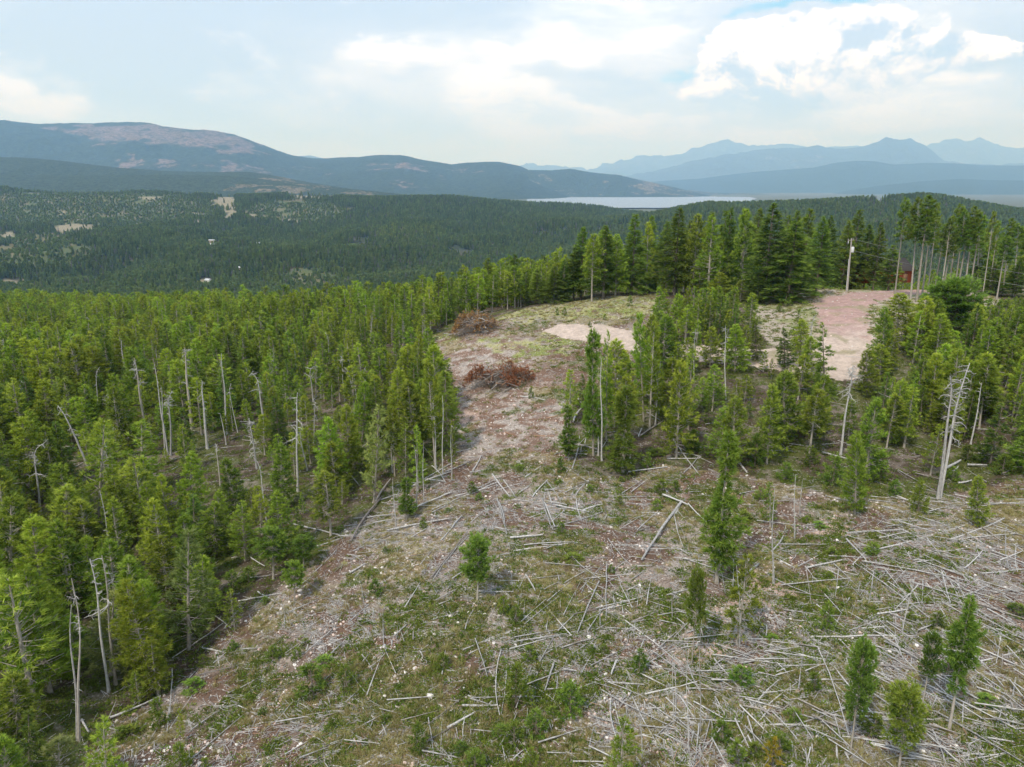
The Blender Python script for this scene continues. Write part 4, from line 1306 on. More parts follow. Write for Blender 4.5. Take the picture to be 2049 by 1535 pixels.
def scatter(name, label, meshes, P, rot, scl, idx, cat=None):
    """ONE object of uncountable stuff: instances on a cloud of points"""
    n = len(P)
    me = bpy.data.meshes.new(name)
    me.vertices.add(n); me.vertices.foreach_set('co', np.asarray(P, np.float32).ravel())
    a = me.attributes.new('rot', 'FLOAT_VECTOR', 'POINT'); a.data.foreach_set('vector', np.asarray(rot, np.float32).ravel())
    a = me.attributes.new('scl', 'FLOAT_VECTOR', 'POINT'); a.data.foreach_set('vector', np.asarray(scl, np.float32).ravel())
    a = me.attributes.new('idx', 'INT', 'POINT'); a.data.foreach_set('value', np.asarray(idx, np.int32))
    o = link(name, me)
    ng = bpy.data.node_groups.new('spread_' + name, 'GeometryNodeTree')
    ng.interface.new_socket('Geometry', in_out='INPUT', socket_type='NodeSocketGeometry')
    ng.interface.new_socket('Geometry', in_out='OUTPUT', socket_type='NodeSocketGeometry')
    N = ng.nodes; L = ng.links
    gi = N.new('NodeGroupInput'); go = N.new('NodeGroupOutput')
    ip = N.new('GeometryNodeInstanceOnPoints'); ci = N.new('GeometryNodeCollectionInfo')
    ci.inputs['Collection'].default_value = hidden_collection(name, meshes)
    ci.inputs['Separate Children'].default_value = True; ci.inputs['Reset Children'].default_value = True
    def na(nm, ty):
        q = N.new('GeometryNodeInputNamedAttribute'); q.data_type = ty; q.inputs['Name'].default_value = nm
        return q.outputs['Attribute']
    er = N.new('FunctionNodeEulerToRotation')
    L.new(na('rot', 'FLOAT_VECTOR'), er.inputs[0])
    L.new(gi.outputs[0], ip.inputs['Points']); L.new(ci.outputs[0], ip.inputs['Instance'])
    ip.inputs['Pick Instance'].default_value = True
    L.new(na('idx', 'INT'), ip.inputs['Instance Index'])
    L.new(er.outputs[0], ip.inputs['Rotation']); L.new(na('scl', 'FLOAT_VECTOR'), ip.inputs['Scale'])
    L.new(ip.outputs[0], go.inputs[0])
    md = o.modifiers.new('spread', 'NODES'); md.node_group = ng
    tag(o, label, None, None, 'stuff')
    return o


def rz_only(n, tilt=0.0):
    return np.stack([RNG.normal(0, tilt, n) if tilt else np.zeros(n), RNG.normal(0, tilt, n) if tilt else np.zeros(n), RNG.random(n) * 6.283], -1)


# the near wood beyond the three hundred nearest trees
R_ = REST
nearR = R_[(y[R_] < 230)]
farR = R_[(y[R_] >= 230)]
mids = [mid_conifer(600 + i, H=9, cb=.12 if i % 3 else .34, R=1.6, nbr=70, dens=.8, tuft=.38, bare_low=False, mats=(M['bark_pale'], M['pine'])) for i in range(6)]
mids += [mid_conifer(640 + i, H=9, cb=.08, R=1.7, kind='fir', nbr=80, dens=.8, tuft=.38, bare_low=False, mats=(M['bark'], M['fir'])) for i in range(2)]
n = len(nearR)
s_ = H[nearR] / 9; sw = W[nearR] / 2 / 1.5
scatter('forest', 'dense green pine wood covering the slope left and right of the clearing', mids,
        np.stack([x[nearR], y[nearR], z[nearR] - .05], -1), rz_only(n, .03), np.stack([sw, sw, s_], -1), (RNG.random(n) ** 1.1 * 8).astype(int))
lows = [mid_conifer(660 + i, H=9, cb=.10, R=1.6, nbr=40, dens=.55, tuft=.55, bare_low=False, mats=(M['bark'], M['pine' if i < 3 else 'fir'])) for i in range(5)]
n = len(farR)
s_ = H[farR] / 9 * 1.05; sw = W[farR] / 2 / 1.4
scatter('forest', 'pine wood running down to the valley on the left', lows,
        np.stack([x[farR], y[farR], z[farR] - .05], -1), rz_only(n, .03), np.stack([sw, sw, s_], -1), (RNG.random(n) ** 1.2 * 5).astype(int))
# slopes down into the valley and the whole far hillside
x2 = []; y2 = []
for (ya, yb, sp) in ((420, 900, 9.0), (900, 1300, 5.2), (1300, 1900, 6.2), (1900, 2500, 7.6), (2500, 2960, 8.5)):
    gx, gy = grid_points(-.80 * yb, .80 * yb, ya, yb, sp)
    k = np.abs(gx / gy) < .80
    x2.append(gx[k]); y2.append(gy[k])
x2 = np.concatenate(x2); y2 = np.concatenate(y2)
z2 = hgt(x2, y2)
px2, py2, _ = to_px(x2, y2, z2)
q = (fbm(x2 / 25 + 11, y2 / 60, 4) - .5)
md = ell(px2 + q * 40, py2 + q * 9, MEADOWS)
sc = ell(px2, py2, SCRUB)
den = fbm(x2 / 60, y2 / 80, 4)
k = (RNG.random(len(x2)) > sstep(md, .1, .5) * .97) & (den > .27) & ((y2 < 2050) | (x2 < .33 * y2))
k &= (RNG.random(len(x2)) > sc * .45) & (RNG.random(len(x2)) > sstep(den, .34, .27))
x2, y2, z2, sc, px2, py3 = x2[k], y2[k], z2[k], sc[k], px2[k], py2[k]
fars = [low_conifer(700 + i, 10, 1.75).mesh('far_tree', M['far']) for i in range(5)] + [low_conifer(720 + i, 4.2, 2.2, round_=True).mesh('far_bush', M['far']) for i in range(3)]
greys = [low_conifer(740, 9, .9).mesh('grey_tree', mat_plain('grey_dead_crown', (.23, .21, .19)))]
idx = (RNG.random(len(x2)) * 5).astype(int)
bush = RNG.random(len(x2)) < sc * .8
idx = np.where(bush, 5 + (RNG.random(len(x2)) * 3).astype(int), idx)
idx = np.where(~bush & (RNG.random(len(x2)) < .05 + .10 * (fbm(x2 / 90, y2 / 90, 2) > .56)), 8, idx)
s = (.8 + .75 * RNG.random(len(x2))) * np.where(sc > .4, .8, 1.0) * np.interp(y2, [400, 900, 2000], [.8, 1.0, 1.12])
young = ell(px2, py3, [(620, 560, 110, 34), (200, 420, 300, 30), (590, 425, 120, 20), (820, 470, 90, 20)])
idx = np.where((RNG.random(len(x2)) < young * .7) & (idx < 5), 9 + (RNG.random(len(x2)) * 2).astype(int), idx)
fars = fars + greys + [low_conifer(750 + i, 8, 1.7).mesh('young_tree', M['young']) for i in range(2)]; greys = []
scatter('distant_forest', 'dark conifer woods covering the far side of the valley', fars + greys, np.stack([x2, y2, z2 - .3], -1), rz_only(len(x2)),
        np.stack([s * 1.15, s * 1.15, s], -1), idx)
print('trees', N_HAND, 'near', len(nearR), 'mid', len(farR), 'far', len(x2))

# ------------------------------------------------------------------ standing dead trees
# more dead stems stand scattered through the left wood
PLACED = []            # (object, noun, phrase, px, py) for labels made from neighbours
LM = []                # landmarks: (short phrase, px, py)
for i, (bx_, by_, tx_, ty_, tw, nb, top, bl, kd, curl, lb, lm) in enumerate(SNAGS):
    x_, Y_, z_ = [float(v[0]) for v in ground_at(bx_, by_)]
    dx, dy_, dz = px_dir(tx_, ty_)
    zt = CAM_Z + dz / dy_ * Y_; xt = dx / dy_ * Y_
    dd = Y_ * math.cos(PITCH) - ((z_ + zt) / 2 - CAM_Z) * math.sin(PITCH)
    Hs = max(1.5, zt - z_); mpp = dd / FPX
    tr, br = snag_geo(900 + i, Hs, max(.03, tw * mpp / 2 * .72), nb, top, bl * mpp, kd, curl * mpp)
    e = bpy.data.objects.new('dead_tree', None); COL.objects.link(e)
    e.location = (x_, Y_, z_ - .08)
    e.rotation_euler = (0, math.atan2(xt - x_, Hs), 0)
    tag(e, lb, 'dead tree', 'standing dead trees and poles')
    mt = M['bark_pale'] if i in (6, 20, 22, 2, 17) else M['dead']
    link('trunk', tr.mesh('trunk', mt, True), e)
    for g in br:
        link('branch', g.mesh('branch', M['dead']), e)
    if lm: LM.append((lm, (bx_ + tx_) / 2 if by_ < 960 else bx_, (by_ * 2 + ty_) / 3))

# ------------------------------------------------------------------ fallen logs, traced one by one
V7 = (700, 1000, 2.869); V8 = (1350, 860, 2.275); V4 = (700, 560, 2.927); V6 = (0, 1000, 2.869)
LOGS = {
    V7: """5 250 180 0 8d|215 190 575 122 7|20 118 265 97 4|520 240 640 100 4|465 465 675 200 6d|478 470 682 212 4|405 385 490 285 3|845 0 900 210 4|920 228 1108 212 7|1000 270 1290 255 4
1105 5 1165 190 5|1150 175 1450 80 4|1300 0 1330 120 4|1905 20 1675 355 10|1480 235 1620 400 3|1520 265 1820 268 4|1690 250 1930 290 3|1860 90 1940 280 3|1010 445 1065 535 7|735 540 940 545 4
770 530 960 480 3|870 520 940 600 4|890 360 930 500 3|680 690 760 560 3|940 300 1310 250 5|1270 330 1440 470 3|1370 410 1560 470 3|1150 590 1300 730 3|1230 300 1300 360 3|1430 480 1305 778 6
1475 380 1470 700 4|1360 490 1480 620 3|1430 640 1830 505 5|1470 630 1790 540 3|1320 720 1460 650 3|720 810 790 1030 4|650 870 1160 680 5|1000 730 650 865 3|230 745 380 670 3|480 690 600 660 6
170 490 330 385 3|0 430 90 375 7|60 470 80 600 3|400 870 520 780 3|290 800 350 720 3|500 975 610 985 4|190 840 280 880 4|70 900 130 990 3|200 940 240 1040 3|110 970 200 890 4|870 870 860 1250 4
900 940 870 1230 3|800 980 1000 1330 3|1000 1080 1200 1000 4|1170 955 1120 1110 7|1190 1015 1155 1170 4|1110 1095 1260 1080 5|1225 990 1300 1000 7|1090 1100 1200 1180 3|1290 1080 1350 950 4
1330 1000 1480 790 4|1530 940 1500 1020 8|1480 1060 1690 1075 7|1690 980 1720 910 7|645 1190 850 1190 9|680 1130 740 1170 6|740 1155 900 1125 5|690 1160 790 1190 4|560 1320 720 1230 9|520 1335 700 1250 4
370 1220 560 1100 4|0 1340 200 1230 5|0 1280 120 1260 4|170 1360 240 1290 4|450 1260 480 1480 4|530 1260 520 1460 3|510 1400 640 1385 3|430 1300 420 1480 4|460 1380 600 1535 8|560 1500 640 1390 4
660 1270 650 1380 4|870 1400 890 1500 4|860 1420 920 1300 4|900 1380 960 1240 4|1130 1270 1310 1250 6|1220 1400 1460 1450 4|1360 1320 1510 1330 4|1400 1320 1370 1460 3|1150 1380 1230 1410 3|940 1500 1010 1440 4
1440 1100 1880 1330 5|1480 1060 1700 1150 4|1500 1130 1620 1535 5|1860 940 1860 1310 4|1690 1130 1990 1060 6|1700 1150 2008 1080 5|1580 1160 1900 1040 4|1700 950 1920 830 4|1780 825 2008 830 4
1580 700 1900 960 4|1730 880 2008 1100 4|1600 1240 1990 1240 4|1720 1180 2008 1380 5|1620 1130 1760 1400 5|1850 1250 2008 1390 5|1840 1170 2008 1330 4|1760 1370 1900 1260 4|1690 1100 1880 1100 4
1720 1030 1860 980 4|1520 1170 1560 1330 4|1900 1050 2000 1000 4|1280 1517 1470 1520 5|1500 1500 1700 1505 4|1880 1400 1990 1530 4""",
    V8: """780 472 1255 450 8|865 560 1320 440 5|1250 505 1500 408 7|1365 425 1485 515 7d|940 350 1250 445 5|1010 310 1190 375 5|1120 380 1370 330 4|880 320 1010 335 4|670 110 840 155 7|850 610 1330 700 4
470 528 690 530 4|595 635 760 600 7|465 590 545 630 7|330 655 495 490 7|780 505 870 600 6|810 510 920 645 4|700 580 870 590 4|810 620 870 560 4|560 625 660 570 4|480 720 800 690 4|440 680 620 760 4
720 940 815 740 4|830 785 945 790 3|620 945 1100 940 6|740 955 820 970 4|630 960 700 990 4|300 955 550 970 5|150 880 270 878 3|145 905 330 935 4|0 975 150 985 4|120 970 230 1060 4|350 1165 560 1060 5
380 1240 480 1140 6|470 1240 560 1300 4|60 1190 230 1200 4|180 1050 370 1260 6|60 1080 140 1240 5|0 1290 180 1380 6|0 1320 300 1340 5|160 1310 300 1500 5|310 1355 800 1375 7|270 1130 420 1340 5
430 1280 300 1440 5|440 1290 620 1540 6|540 1440 680 1535 5|640 1130 730 1050 5|650 1000 790 1400 4|730 1090 1080 1500 6|760 1050 1020 1400 6|700 1130 960 1400 5|800 1130 1110 1510 7d|880 1030 1000 1270 5
960 1090 1150 1260 5|1070 1450 1110 1520 8|880 1200 1240 1450 6|1000 1000 1240 1290 5|1110 1080 1560 1340 6|1150 1170 1590 1390 6|1180 1290 1590 1530 6|1220 1240 1420 1290 5|1230 1090 1370 1080 4
1360 1270 1590 1320 6|1390 1060 1590 1010 5|1400 1100 1590 1180 5|1350 1130 1590 1260 5|1240 1340 1590 1400 5|1170 1380 1230 1530 6|1300 1500 1590 1450 5|1400 1400 1590 1500 6|850 970 1090 1100 5
1050 830 1260 900 5|1090 640 1400 730 4|1130 580 1590 800 4|990 480 1120 560 4|1030 520 1110 640 4|1150 500 1270 640 4|1100 600 1590 760 4|940 700 1160 870 4|1070 700 1330 780 5|1180 640 1500 850 4
1240 590 1420 740 5|1380 800 1590 870 6d|1320 640 1400 560 4|1270 770 1590 960 5|1200 560 1340 540 4|1390 660 1590 640 5|1560 500 1560 650 5|1510 450 1520 640 4|1320 345 1590 345 5|1330 360 1590 330 4
1480 600 1580 560 4|1300 770 1420 720 4|880 860 960 820 5|920 850 1060 830 5|850 910 960 900 5|900 930 930 880 4|1000 830 1060 900 5|1090 880 1230 870 4|1100 870 1260 1050 6|1190 930 1290 1000 5
1100 940 1240 1040 6d|1000 960 1040 1060 4|0 390 25 330 8|0 400 40 540 4|0 545 60 550 4|60 350 150 440 4|290 150 330 200 8|0 110 120 130 4|400 103 480 97 5|40 200 110 120 4|1230 180 1300 145 10|1250 200 1290 170 6
1380 120 1460 85 8d|1330 170 1420 172 7|1290 250 1350 238 6|1490 205 1560 175 5d|1100 600 1000 700 4|1330 500 1560 480 4|1000 440 1180 520 4|1440 560 1590 620 4|1400 900 1590 940 5|1480 960 1590 1080 5""",
    V4: """360 1355 595 1255 7|480 1350 870 1190 5|480 1370 860 1175 4|520 1300 830 1215 4|350 1360 510 1290 5|130 1310 280 1260 5|150 1315 240 1180 7d|60 1450 190 1280 7d|360 1215 590 1130 5|380 1200 660 1040 5
560 1130 700 1070 4|720 1125 770 1035 4|700 1130 850 1105 4|520 960 605 875 6|410 1170 560 1190 5|480 1090 560 1190 4|430 980 510 1100 4|1025 1160 1120 1095 4|1080 915 1195 918 4b|1300 1110 1345 920 5
1310 965 1450 1000 7d|1310 835 1375 740 6|1330 690 1410 790 3|1000 685 1060 690 5|1060 690 1145 710 3|1150 815 1220 797 4b|910 900 975 920 4b|1375 960 1420 855 3|1700 920 1830 835 5d|1690 920 1710 870 4
1640 1040 1665 1120 5|1630 1130 1860 1100 5|1240 760 1255 710 4|1290 1020 1390 1025 4|835 1145 935 1275 6|900 1180 965 1270 4|990 1255 1050 1215 4|1070 1280 1160 1180 4|860 1290 905 1440 5|1160 1310 1270 1330 4
1130 1300 1200 1460 5|1200 1330 1400 1370 4|1320 1270 1400 1180 4|1360 1360 1480 1320 7|1220 1350 1370 1340 5|1830 1270 1980 1330 7|1890 930 2040 1140 4|1860 1050 2049 1050 4|1740 780 1820 830 4
600 1460 660 1390 4|0 1140 50 1200 5|1080 1350 1250 1320 4|1150 1180 1230 1290 3""",
    V6: """635 1265 925 1140 8|625 1320 805 1380 5|470 1270 510 1340 8|990 980 960 1340 4|1100 840 1400 620 4|990 915 1090 850 4|1145 848 1365 888 7|1240 880 1260 960 6|1165 630 1335 750 5|1150 595 1250 593 6
1370 585 1620 540 5|1480 530 1620 605 6|1440 340 1520 390 4|1620 135 1950 215 7|1815 275 1990 215 7|1780 440 1930 290 4|1550 640 1600 560 4|1500 720 1590 630 4|1610 590 1820 540 4|1630 655 1690 665 4
1730 650 1715 780 3|1935 850 1960 650 3|1500 780 1640 690 5|1450 820 1530 760 5|1100 1440 1190 1320 4|920 1510 980 1450 4|1300 830 1410 840 8|1280 780 1330 820 4|1580 1300 1570 1400 5|1720 1265 1670 1400 5
1720 1275 1805 1285 7|1900 1190 1830 1340 5|1790 1350 2000 1170 5|1600 1400 1730 1440 4|1610 1450 1800 1410 4|1840 1120 1830 1340 4d|1480 1400 1530 1370 4|1060 885 1240 960 5|720 0 825 120 5|500 17 630 20 6
890 1300 960 1300 4""",
}


def log_geo(seed, L, r0, r1, stubs=True):
    rg = np.random.default_rng(seed)
    g = Geo()
    n = 7
    s = np.linspace(-.5, .5, n)
    bend = rg.normal(0, .022) * L
    pts = np.stack([s * L, bend * (1 - 4 * s * s) + rg.normal(0, .006 * L / 3, n), rg.normal(0, .003 * L, n)], -1)
    g.tube(pts, np.linspace(r0, r1, n), 7, wob=.16, rg=rg)
    if stubs:
        for i in range(int(2 + L * .7)):
            t = rg.random(); p = np.array([np.interp(t, np.linspace(0, 1, n), pts[:, k]) for k in range(3)])
            a = rg.random() * 3.1; l = .08 + .22 * rg.random()
            d = np.array([rg.normal(.4, .3), math.cos(a), abs(math.sin(a))])
            g.tube([p, p + d / np.linalg.norm(d) * (l + r0)], [.018, .006], 3, cap=False)
    return g


def lay_log(x0, y0, x1, y1, r, mat, seed, lift=0.0, name='fallen_log'):
    z0 = float(hgt(x0, y0)); z1 = float(hgt(x1, y1))
    xm, ym = (x0 + x1) / 2, (y0 + y1) / 2
    zm = float(hgt(xm, ym))
    sag = max(0.0, zm - (z0 + z1) / 2)
    L = math.sqrt((x1 - x0) ** 2 + (y1 - y0) ** 2 + (z1 - z0) ** 2)
    if L < .15: return None, 0
    g = log_geo(seed, L, r * 1.18, r * .72)
    o = link(name, g.mesh(name, mat, True))
    o.location = (xm, ym, (z0 + z1) / 2 + sag * .8 + r * .6 + lift)
    o.rotation_euler = (0, -math.asin(max(-1, min(1, (z1 - z0) / L))), math.atan2(y1 - y0, x1 - x0))
    return o, L


nlog = 0
spare = []
all_logs = []
for (ox, oy, sc_), txt in LOGS.items():
    for item in txt.replace('\n', '|').split('|'):
        p = item.split()
        if len(p) < 5: continue
        X0, Y0, X1, Y1 = [float(v) for v in p[:4]]
        tk = p[4]; tone = tk[-1] if tk[-1] in 'db' else ''
        w = float(tk.rstrip('db'))
        all_logs.append((ox + X0 / sc_, oy + Y0 / sc_, ox + X1 / sc_, oy + Y1 / sc_, w, tone))
all_logs = [q for q in all_logs if q[1] < 1600]
print('traced logs', len(all_logs))
lx = np.array([(a, b) for a, b, *_ in all_logs]); lx2 = np.array([(q[2], q[3]) for q in all_logs])
g0 = ground_at(lx[:, 0], lx[:, 1]); g1 = ground_at(lx2[:, 0], lx2[:, 1])
for i, (ax, ay, bx_, by_, w, tone) in enumerate(all_logs[:306]):
    Ym = (g0[1][i] + g1[1][i]) / 2
    dd = Ym * math.cos(PITCH) + 29 * math.sin(PITCH)
    r = max(.028, w * dd / FPX / 2 * .52)
    big = w >= 7
    mat = M['log_dark'] if tone == 'd' else M['log_brown'] if tone == 'b' else M['log']
    o, L = lay_log(g0[0][i], g0[1][i], g1[0][i], g1[1][i], r, mat, 2000 + i, lift=random.random() ** 2 * .22)
    if o is None: continue
    tag(o, None, 'log', 'grey logs lying across the clearing')
    ln = 'long' if L > 5 else 'short' if L < 2 else ''
    tn = {'d': 'dark', 'b': 'brown', '': 'grey'}[tone]
    th = 'thick' if big else 'thin'
    PLACED.append((o, 'log', ' '.join(q for q in (ln, th, tn, 'fallen') if q), (ax + bx_) / 2, (ay + by_) / 2))

# ------------------------------------------------------------------ further dead stems in the left wood
xs, ys, zs = x, y, z
cand = [i for i in REST[:1100] if px[i] < 860 and py[i] > 690]
random.shuffle(cand)
for j, i in enumerate(cand[:46]):
    Hs = random.uniform(4.5, 9.5); kd = 'bushy' if j % 3 else 'pole'
    tr, br = snag_geo(1500 + j, Hs, random.uniform(.05, .09), random.randint(6, 16), random.uniform(.3, .7), random.uniform(.5, 1.1), kd, random.choice([0, 0, .5, -.5]))
    e = bpy.data.objects.new('dead_tree', None); COL.objects.link(e)
    e.location = (float(x[i]) + .9, float(y[i]) - .6, float(hgt(x[i] + .9, y[i] - .6)) - .08)
    e.rotation_euler = (random.gauss(0, .07), random.gauss(0, .08), 0)
    tag(e, None, 'dead tree', 'standing dead trees and poles')
    link('trunk', tr.mesh('trunk', M['dead'], True), e)
    for g in br: link('branch', g.mesh('branch', M['dead']), e)
    PLACED.append((e, 'dead tree', 'slim grey' if kd == 'bushy' else 'bare grey', float(px[i]), float(py[i]) - 50))

# ------------------------------------------------------------------ saplings
SAPS = [(846, 1050, 14, 16), (771, 1105, 10, 12), (751, 1190, 25, 32), (1008, 1227, 18, 34), (1033, 1247, 24, 36), (1124, 1066, 17, 22), (1150, 1122, 34, 18), (1033, 1415, 46, 82), (1141, 1430, 46, 64), (1073, 1472, 38, 52), (1029, 1489, 38, 44),
        (836, 1506, 32, 58), (1061, 1530, 26, 34), (1000, 1470, 30, 22), (1106, 1430, 22, 18), (951, 1540, 40, 38), (921, 1510, 26, 26), (888, 1338, 26, 32), (1061, 1320, 26, 26), (1007, 1331, 14, 18), (1183, 1307, 14, 18), (1209, 1307, 18, 18), (1279, 1350, 26, 50),
        (1388, 1204, 22, 36), (923, 1277, 12, 12), (775, 1443, 16, 14), (1223, 1146, 12, 18), (1653, 1262, 28, 56), (1629, 1383, 24, 36), (1482, 1370, 44, 38), (1546, 1282, 22, 16), (1823, 1242, 18, 18), (1873, 1256, 24, 32), (1444, 1486, 34, 40),
        (1471, 1534, 38, 52), (1557, 1511, 46, 42), (1510, 1516, 36, 30), (1587, 1441, 36, 28), (1748, 1472, 40, 38), (2036, 1229, 36, 26), (1895, 1348, 34, 28), (1974, 1410, 44, 24), (1462, 1142, 26, 34), (1414, 1239, 10, 18), (1658, 1155, 14, 13),
        (1614, 1045, 12, 14), (1640, 1054, 26, 14), (1385, 900, 22, 38), (1510, 932, 30, 62), (1666, 968, 42, 54), (2005, 948, 32, 38), (530, 1209, 16, 16), (467, 1301, 17, 20), (496, 1401, 14, 14), (527, 1432, 18, 18), (547, 1320, 30, 26), (596, 1317, 18, 22),
        (652, 1326, 36, 18), (627, 1390, 50, 58), (694, 1378, 30, 46), (613, 1293, 18, 16), (321, 1455, 34, 56), (265, 1472, 42, 26), (390, 1378, 36, 26), (408, 1330, 20, 20), (362, 1540, 36, 50), (413, 1540, 18, 24), (258, 1426, 24, 16), (467, 1176, 28, 34),
        (498, 1166, 26, 30), (240, 1482, 32, 26), (1038, 942, 22, 16), (944, 988, 17, 24), (958, 1001, 14, 14), (897, 1025, 14, 11), (847, 1058, 14, 14), (1122, 947, 18, 32), (1062, 797, 10, 24), (1320, 988, 24, 28), (1315, 910, 34, 16), (1295, 937, 18, 32),
        (1387, 906, 32, 44), (1315, 1019, 20, 20), (1118, 968, 14, 10), (1243, 963, 12, 10), (1260, 613, 10, 22), (1129, 632, 9, 17), (1115, 631, 7, 14), (1440, 1010, 26, 34), (1520, 1000, 24, 24), (1570, 960, 30, 34), (1620, 930, 26, 36), (1760, 965, 26, 34), (1790, 990, 22, 30),
        (1905, 960, 24, 26), (1935, 920, 26, 30), (2035, 930, 36, 50), (1490, 1045, 28, 24), (1665, 1110, 20, 16), (1745, 1110, 26, 24), (1350, 985, 20, 24), (1240, 1010, 16, 18), (1180, 985, 16, 16), (1210, 640, 8, 12), (1180, 655, 8, 12), (1560, 625, 12, 18), (560, 1120, 20, 26)]
for i, (sx_, sy_, w_, h_) in enumerate(SAPS):
    x_, Y_, z_ = [float(v[0]) for v in ground_at(sx_, sy_)]
    dx, dy_, dz = px_dir(sx_, sy_ - h_)
    Hs = max(.5, (CAM_Z + dz / dy_ * Y_) - z_)
    dd = Y_ * math.cos(PITCH) - (z_ - CAM_Z) * math.sin(PITCH)
    Ws = w_ / FPX * dd * 1.1
    if h_ < w_ * .8: Hs = max(Hs * .8, .5)
    e = place_conifer('sapling', x_, Y_, z_ - .05, Hs, Ws, 'pine_sapling')
    tag(e, None, 'sapling', 'young pines growing among the logs')
    PLACED.append((e, 'sapling', 'low bushy green' if h_ < w_ else 'taller green' if h_ > 45 else 'small green', sx_, sy_ - h_ / 2))
x_, Y_, z_ = [float(v[0]) for v in ground_at(1543, 1540)]
tag(place_conifer('yellow', x_, Y_, z_, 1.9, 1.0, 'pine_sapling'), 'golden yellow dying sapling at the bottom edge right of centre', 'sapling', 'young pines growing among the logs')
for (sx_, sy_, tx_, ty_, w_, lb) in [(1237, 1600, 1238, 1432, 60, 'sparse light green young pine with see-through crown, bottom centre right'), (1384, 1330, 1388, 1150, 36, 'spindly young pine with scattered tufts on a thin stem right of centre'),
                                     (1845, 1415, 1848, 1275, 32, 'spindly young pine with a faint tuft top in the lower right log tangle'), (1475, 1290, 1472, 1108, 60, 'thin young pine behind the ragged green pine foot, open crown')]:
    x_, Y_, z_ = [float(v[0]) for v in ground_at(sx_, sy_)]
    dx, dy_, dz = px_dir(tx_, ty_); Hs = (CAM_Z + dz / dy_ * Y_) - z_
    TREES.append(dict(kind='sparse' if w_ == 60 else 'lone', x=x_, y=Y_, z=z_, H=Hs, W=w_ / FPX * (Y_ + 8), lean=(0, 0), label=lb, hand=True))

# ------------------------------------------------------------------ conifers as things
LM += [('the lone dark pine', 955, 1150), ('the tall ragged green pine', 1437, 1100), ('the dark ragged pine at the lower right', 1905, 1420), ('the bright round-crowned pine', 1806, 1450), ('the small dark tuft-topped pine', 1712, 1400),
       ('the pink bare patch', 1655, 1048), ('the pale lime tree', 378, 1230), ('the rounded fresh green pine', 547, 1130), ('the light yellow-green pine', 750, 950), ('the lower brush pile', 1000, 745), ('the upper brush pile', 950, 650),
       ('the column pine at the clearing', 1249, 870), ('the utility pole', 1698, 560), ('the layered dark spruce', 1650, 740), ('the round dark tree', 1908, 640), ('the light green layered pine', 1355, 830), ('the broad yellow-tinged tree', 222, 1290),
       ('the pale treetop at the bottom left edge', 116, 1530), ('the white-trunked tree', 202, 960), ('the spreading pine with the pale foot', 658, 1040), ('the golden sapling', 1543, 1520), ('the pole in the bottom tangle', 1479, 1250),
       ('the bend of the red driveway', 1790, 640), ('the end of the sandy track', 1110, 660)]
HK = {'darklone': 'dark round-crowned', 'dense': 'dense dark green', 'highcolumn': 'ragged', 'pine': 'full-crowned green', 'highpine': 'bare-footed green', 'sparse': 'thin-crowned green', 'pale': 'pale green', 'layered': 'layered dark green', 'fir': 'dark dense', 'tall': 'tall bare-trunked', 'column': 'ragged', 'lone': 'round-crowned'}
bi = ti = 0
for tr_ in TREES:
    nm = 'fir_tree' if tr_['kind'] in ('fir', 'layered', 'dense') else 'pine_tree'
    e = place_conifer(tr_['kind'], tr_['x'], tr_['y'], tr_['z'], tr_['H'], tr_['W'], nm, tr_['lean'])
    grp = 'tall trees standing behind the meadow and driveway' if tr_.get('grp') else 'conifers around the clearing'
    tag(e, tr_['label'], 'fir tree' if nm == 'fir_tree' else 'pine tree', grp)
    if not tr_['label']:
        px_, py_, _ = to_px(tr_['x'], tr_['y'], tr_['z'] + tr_['H'] * .4)
        PLACED.append((e, 'fir' if nm == 'fir_tree' else 'pine', HK[tr_['kind']], float(px_), float(py_)))

# ------------------------------------------------------------------ undergrowth, stones, sticks: stuff
def blob_clump(seed, n, R, Hh, ln, wd, mat, name):
    rg = np.random.default_rng(seed); g = Geo()
    a = rg.random(n) * 6.283; r = R * np.sqrt(rg.random(n)); z_ = Hh * rg.random(n) * (1 - (r / R) ** 2 * .6)
    c = np.stack([np.cos(a) * r, np.sin(a) * r, z_], -1); d = np.stack([np.cos(a) * .7, np.sin(a) * .7, .6 + 0 * a], -1)
    V, F = blades(rg, c, d, 3, ln, wd, .6, .3)
    g.add(V, F, np.repeat(rg.random(n), 9))
    return g.mesh(name, mat)


def stone_mesh(seed, mat):
    bm = bmesh.new(); bmesh.ops.create_icosphere(bm, subdivisions=1, radius=.5)
    rg = np.random.default_rng(seed); sx = .6 + .6 * rg.random(); sy = .6 + .6 * rg.random()
    for v in bm.verts:
        v.co.x *= sx; v.co.y *= sy; v.co.z *= .55
        v.co *= 1 + (rg.random() - .5) * .42
    me = bpy.data.meshes.new('stone'); bm.to_mesh(me); bm.free(); me.materials.append(mat)
    return me


def spread(n, y0=28, y1=150, power=1.0):
    """random spots in the clearing, denser where the photograph shows them larger"""
    Y = y0 + (y1 - y0) * RNG.random(n) ** (1.25 * power)
    X = (RNG.random(n) * 2 - 1) * .93 * Y
    return X, Y


def clear_fields(X, Y):
    Z = hgt(X, Y)
    px_, py_, n1, n2, n3, cl, rd, yd = ground_fields(X, Y, Z)
    mound = ell(px_, py_, [(980, 780, 120, 130), (1060, 830, 110, 80), (960, 700, 120, 34)])
    return Z, px_, py_, n1, n2, cl, rd, yd, green_mask(px_, py_, n1, n3, mound), mound


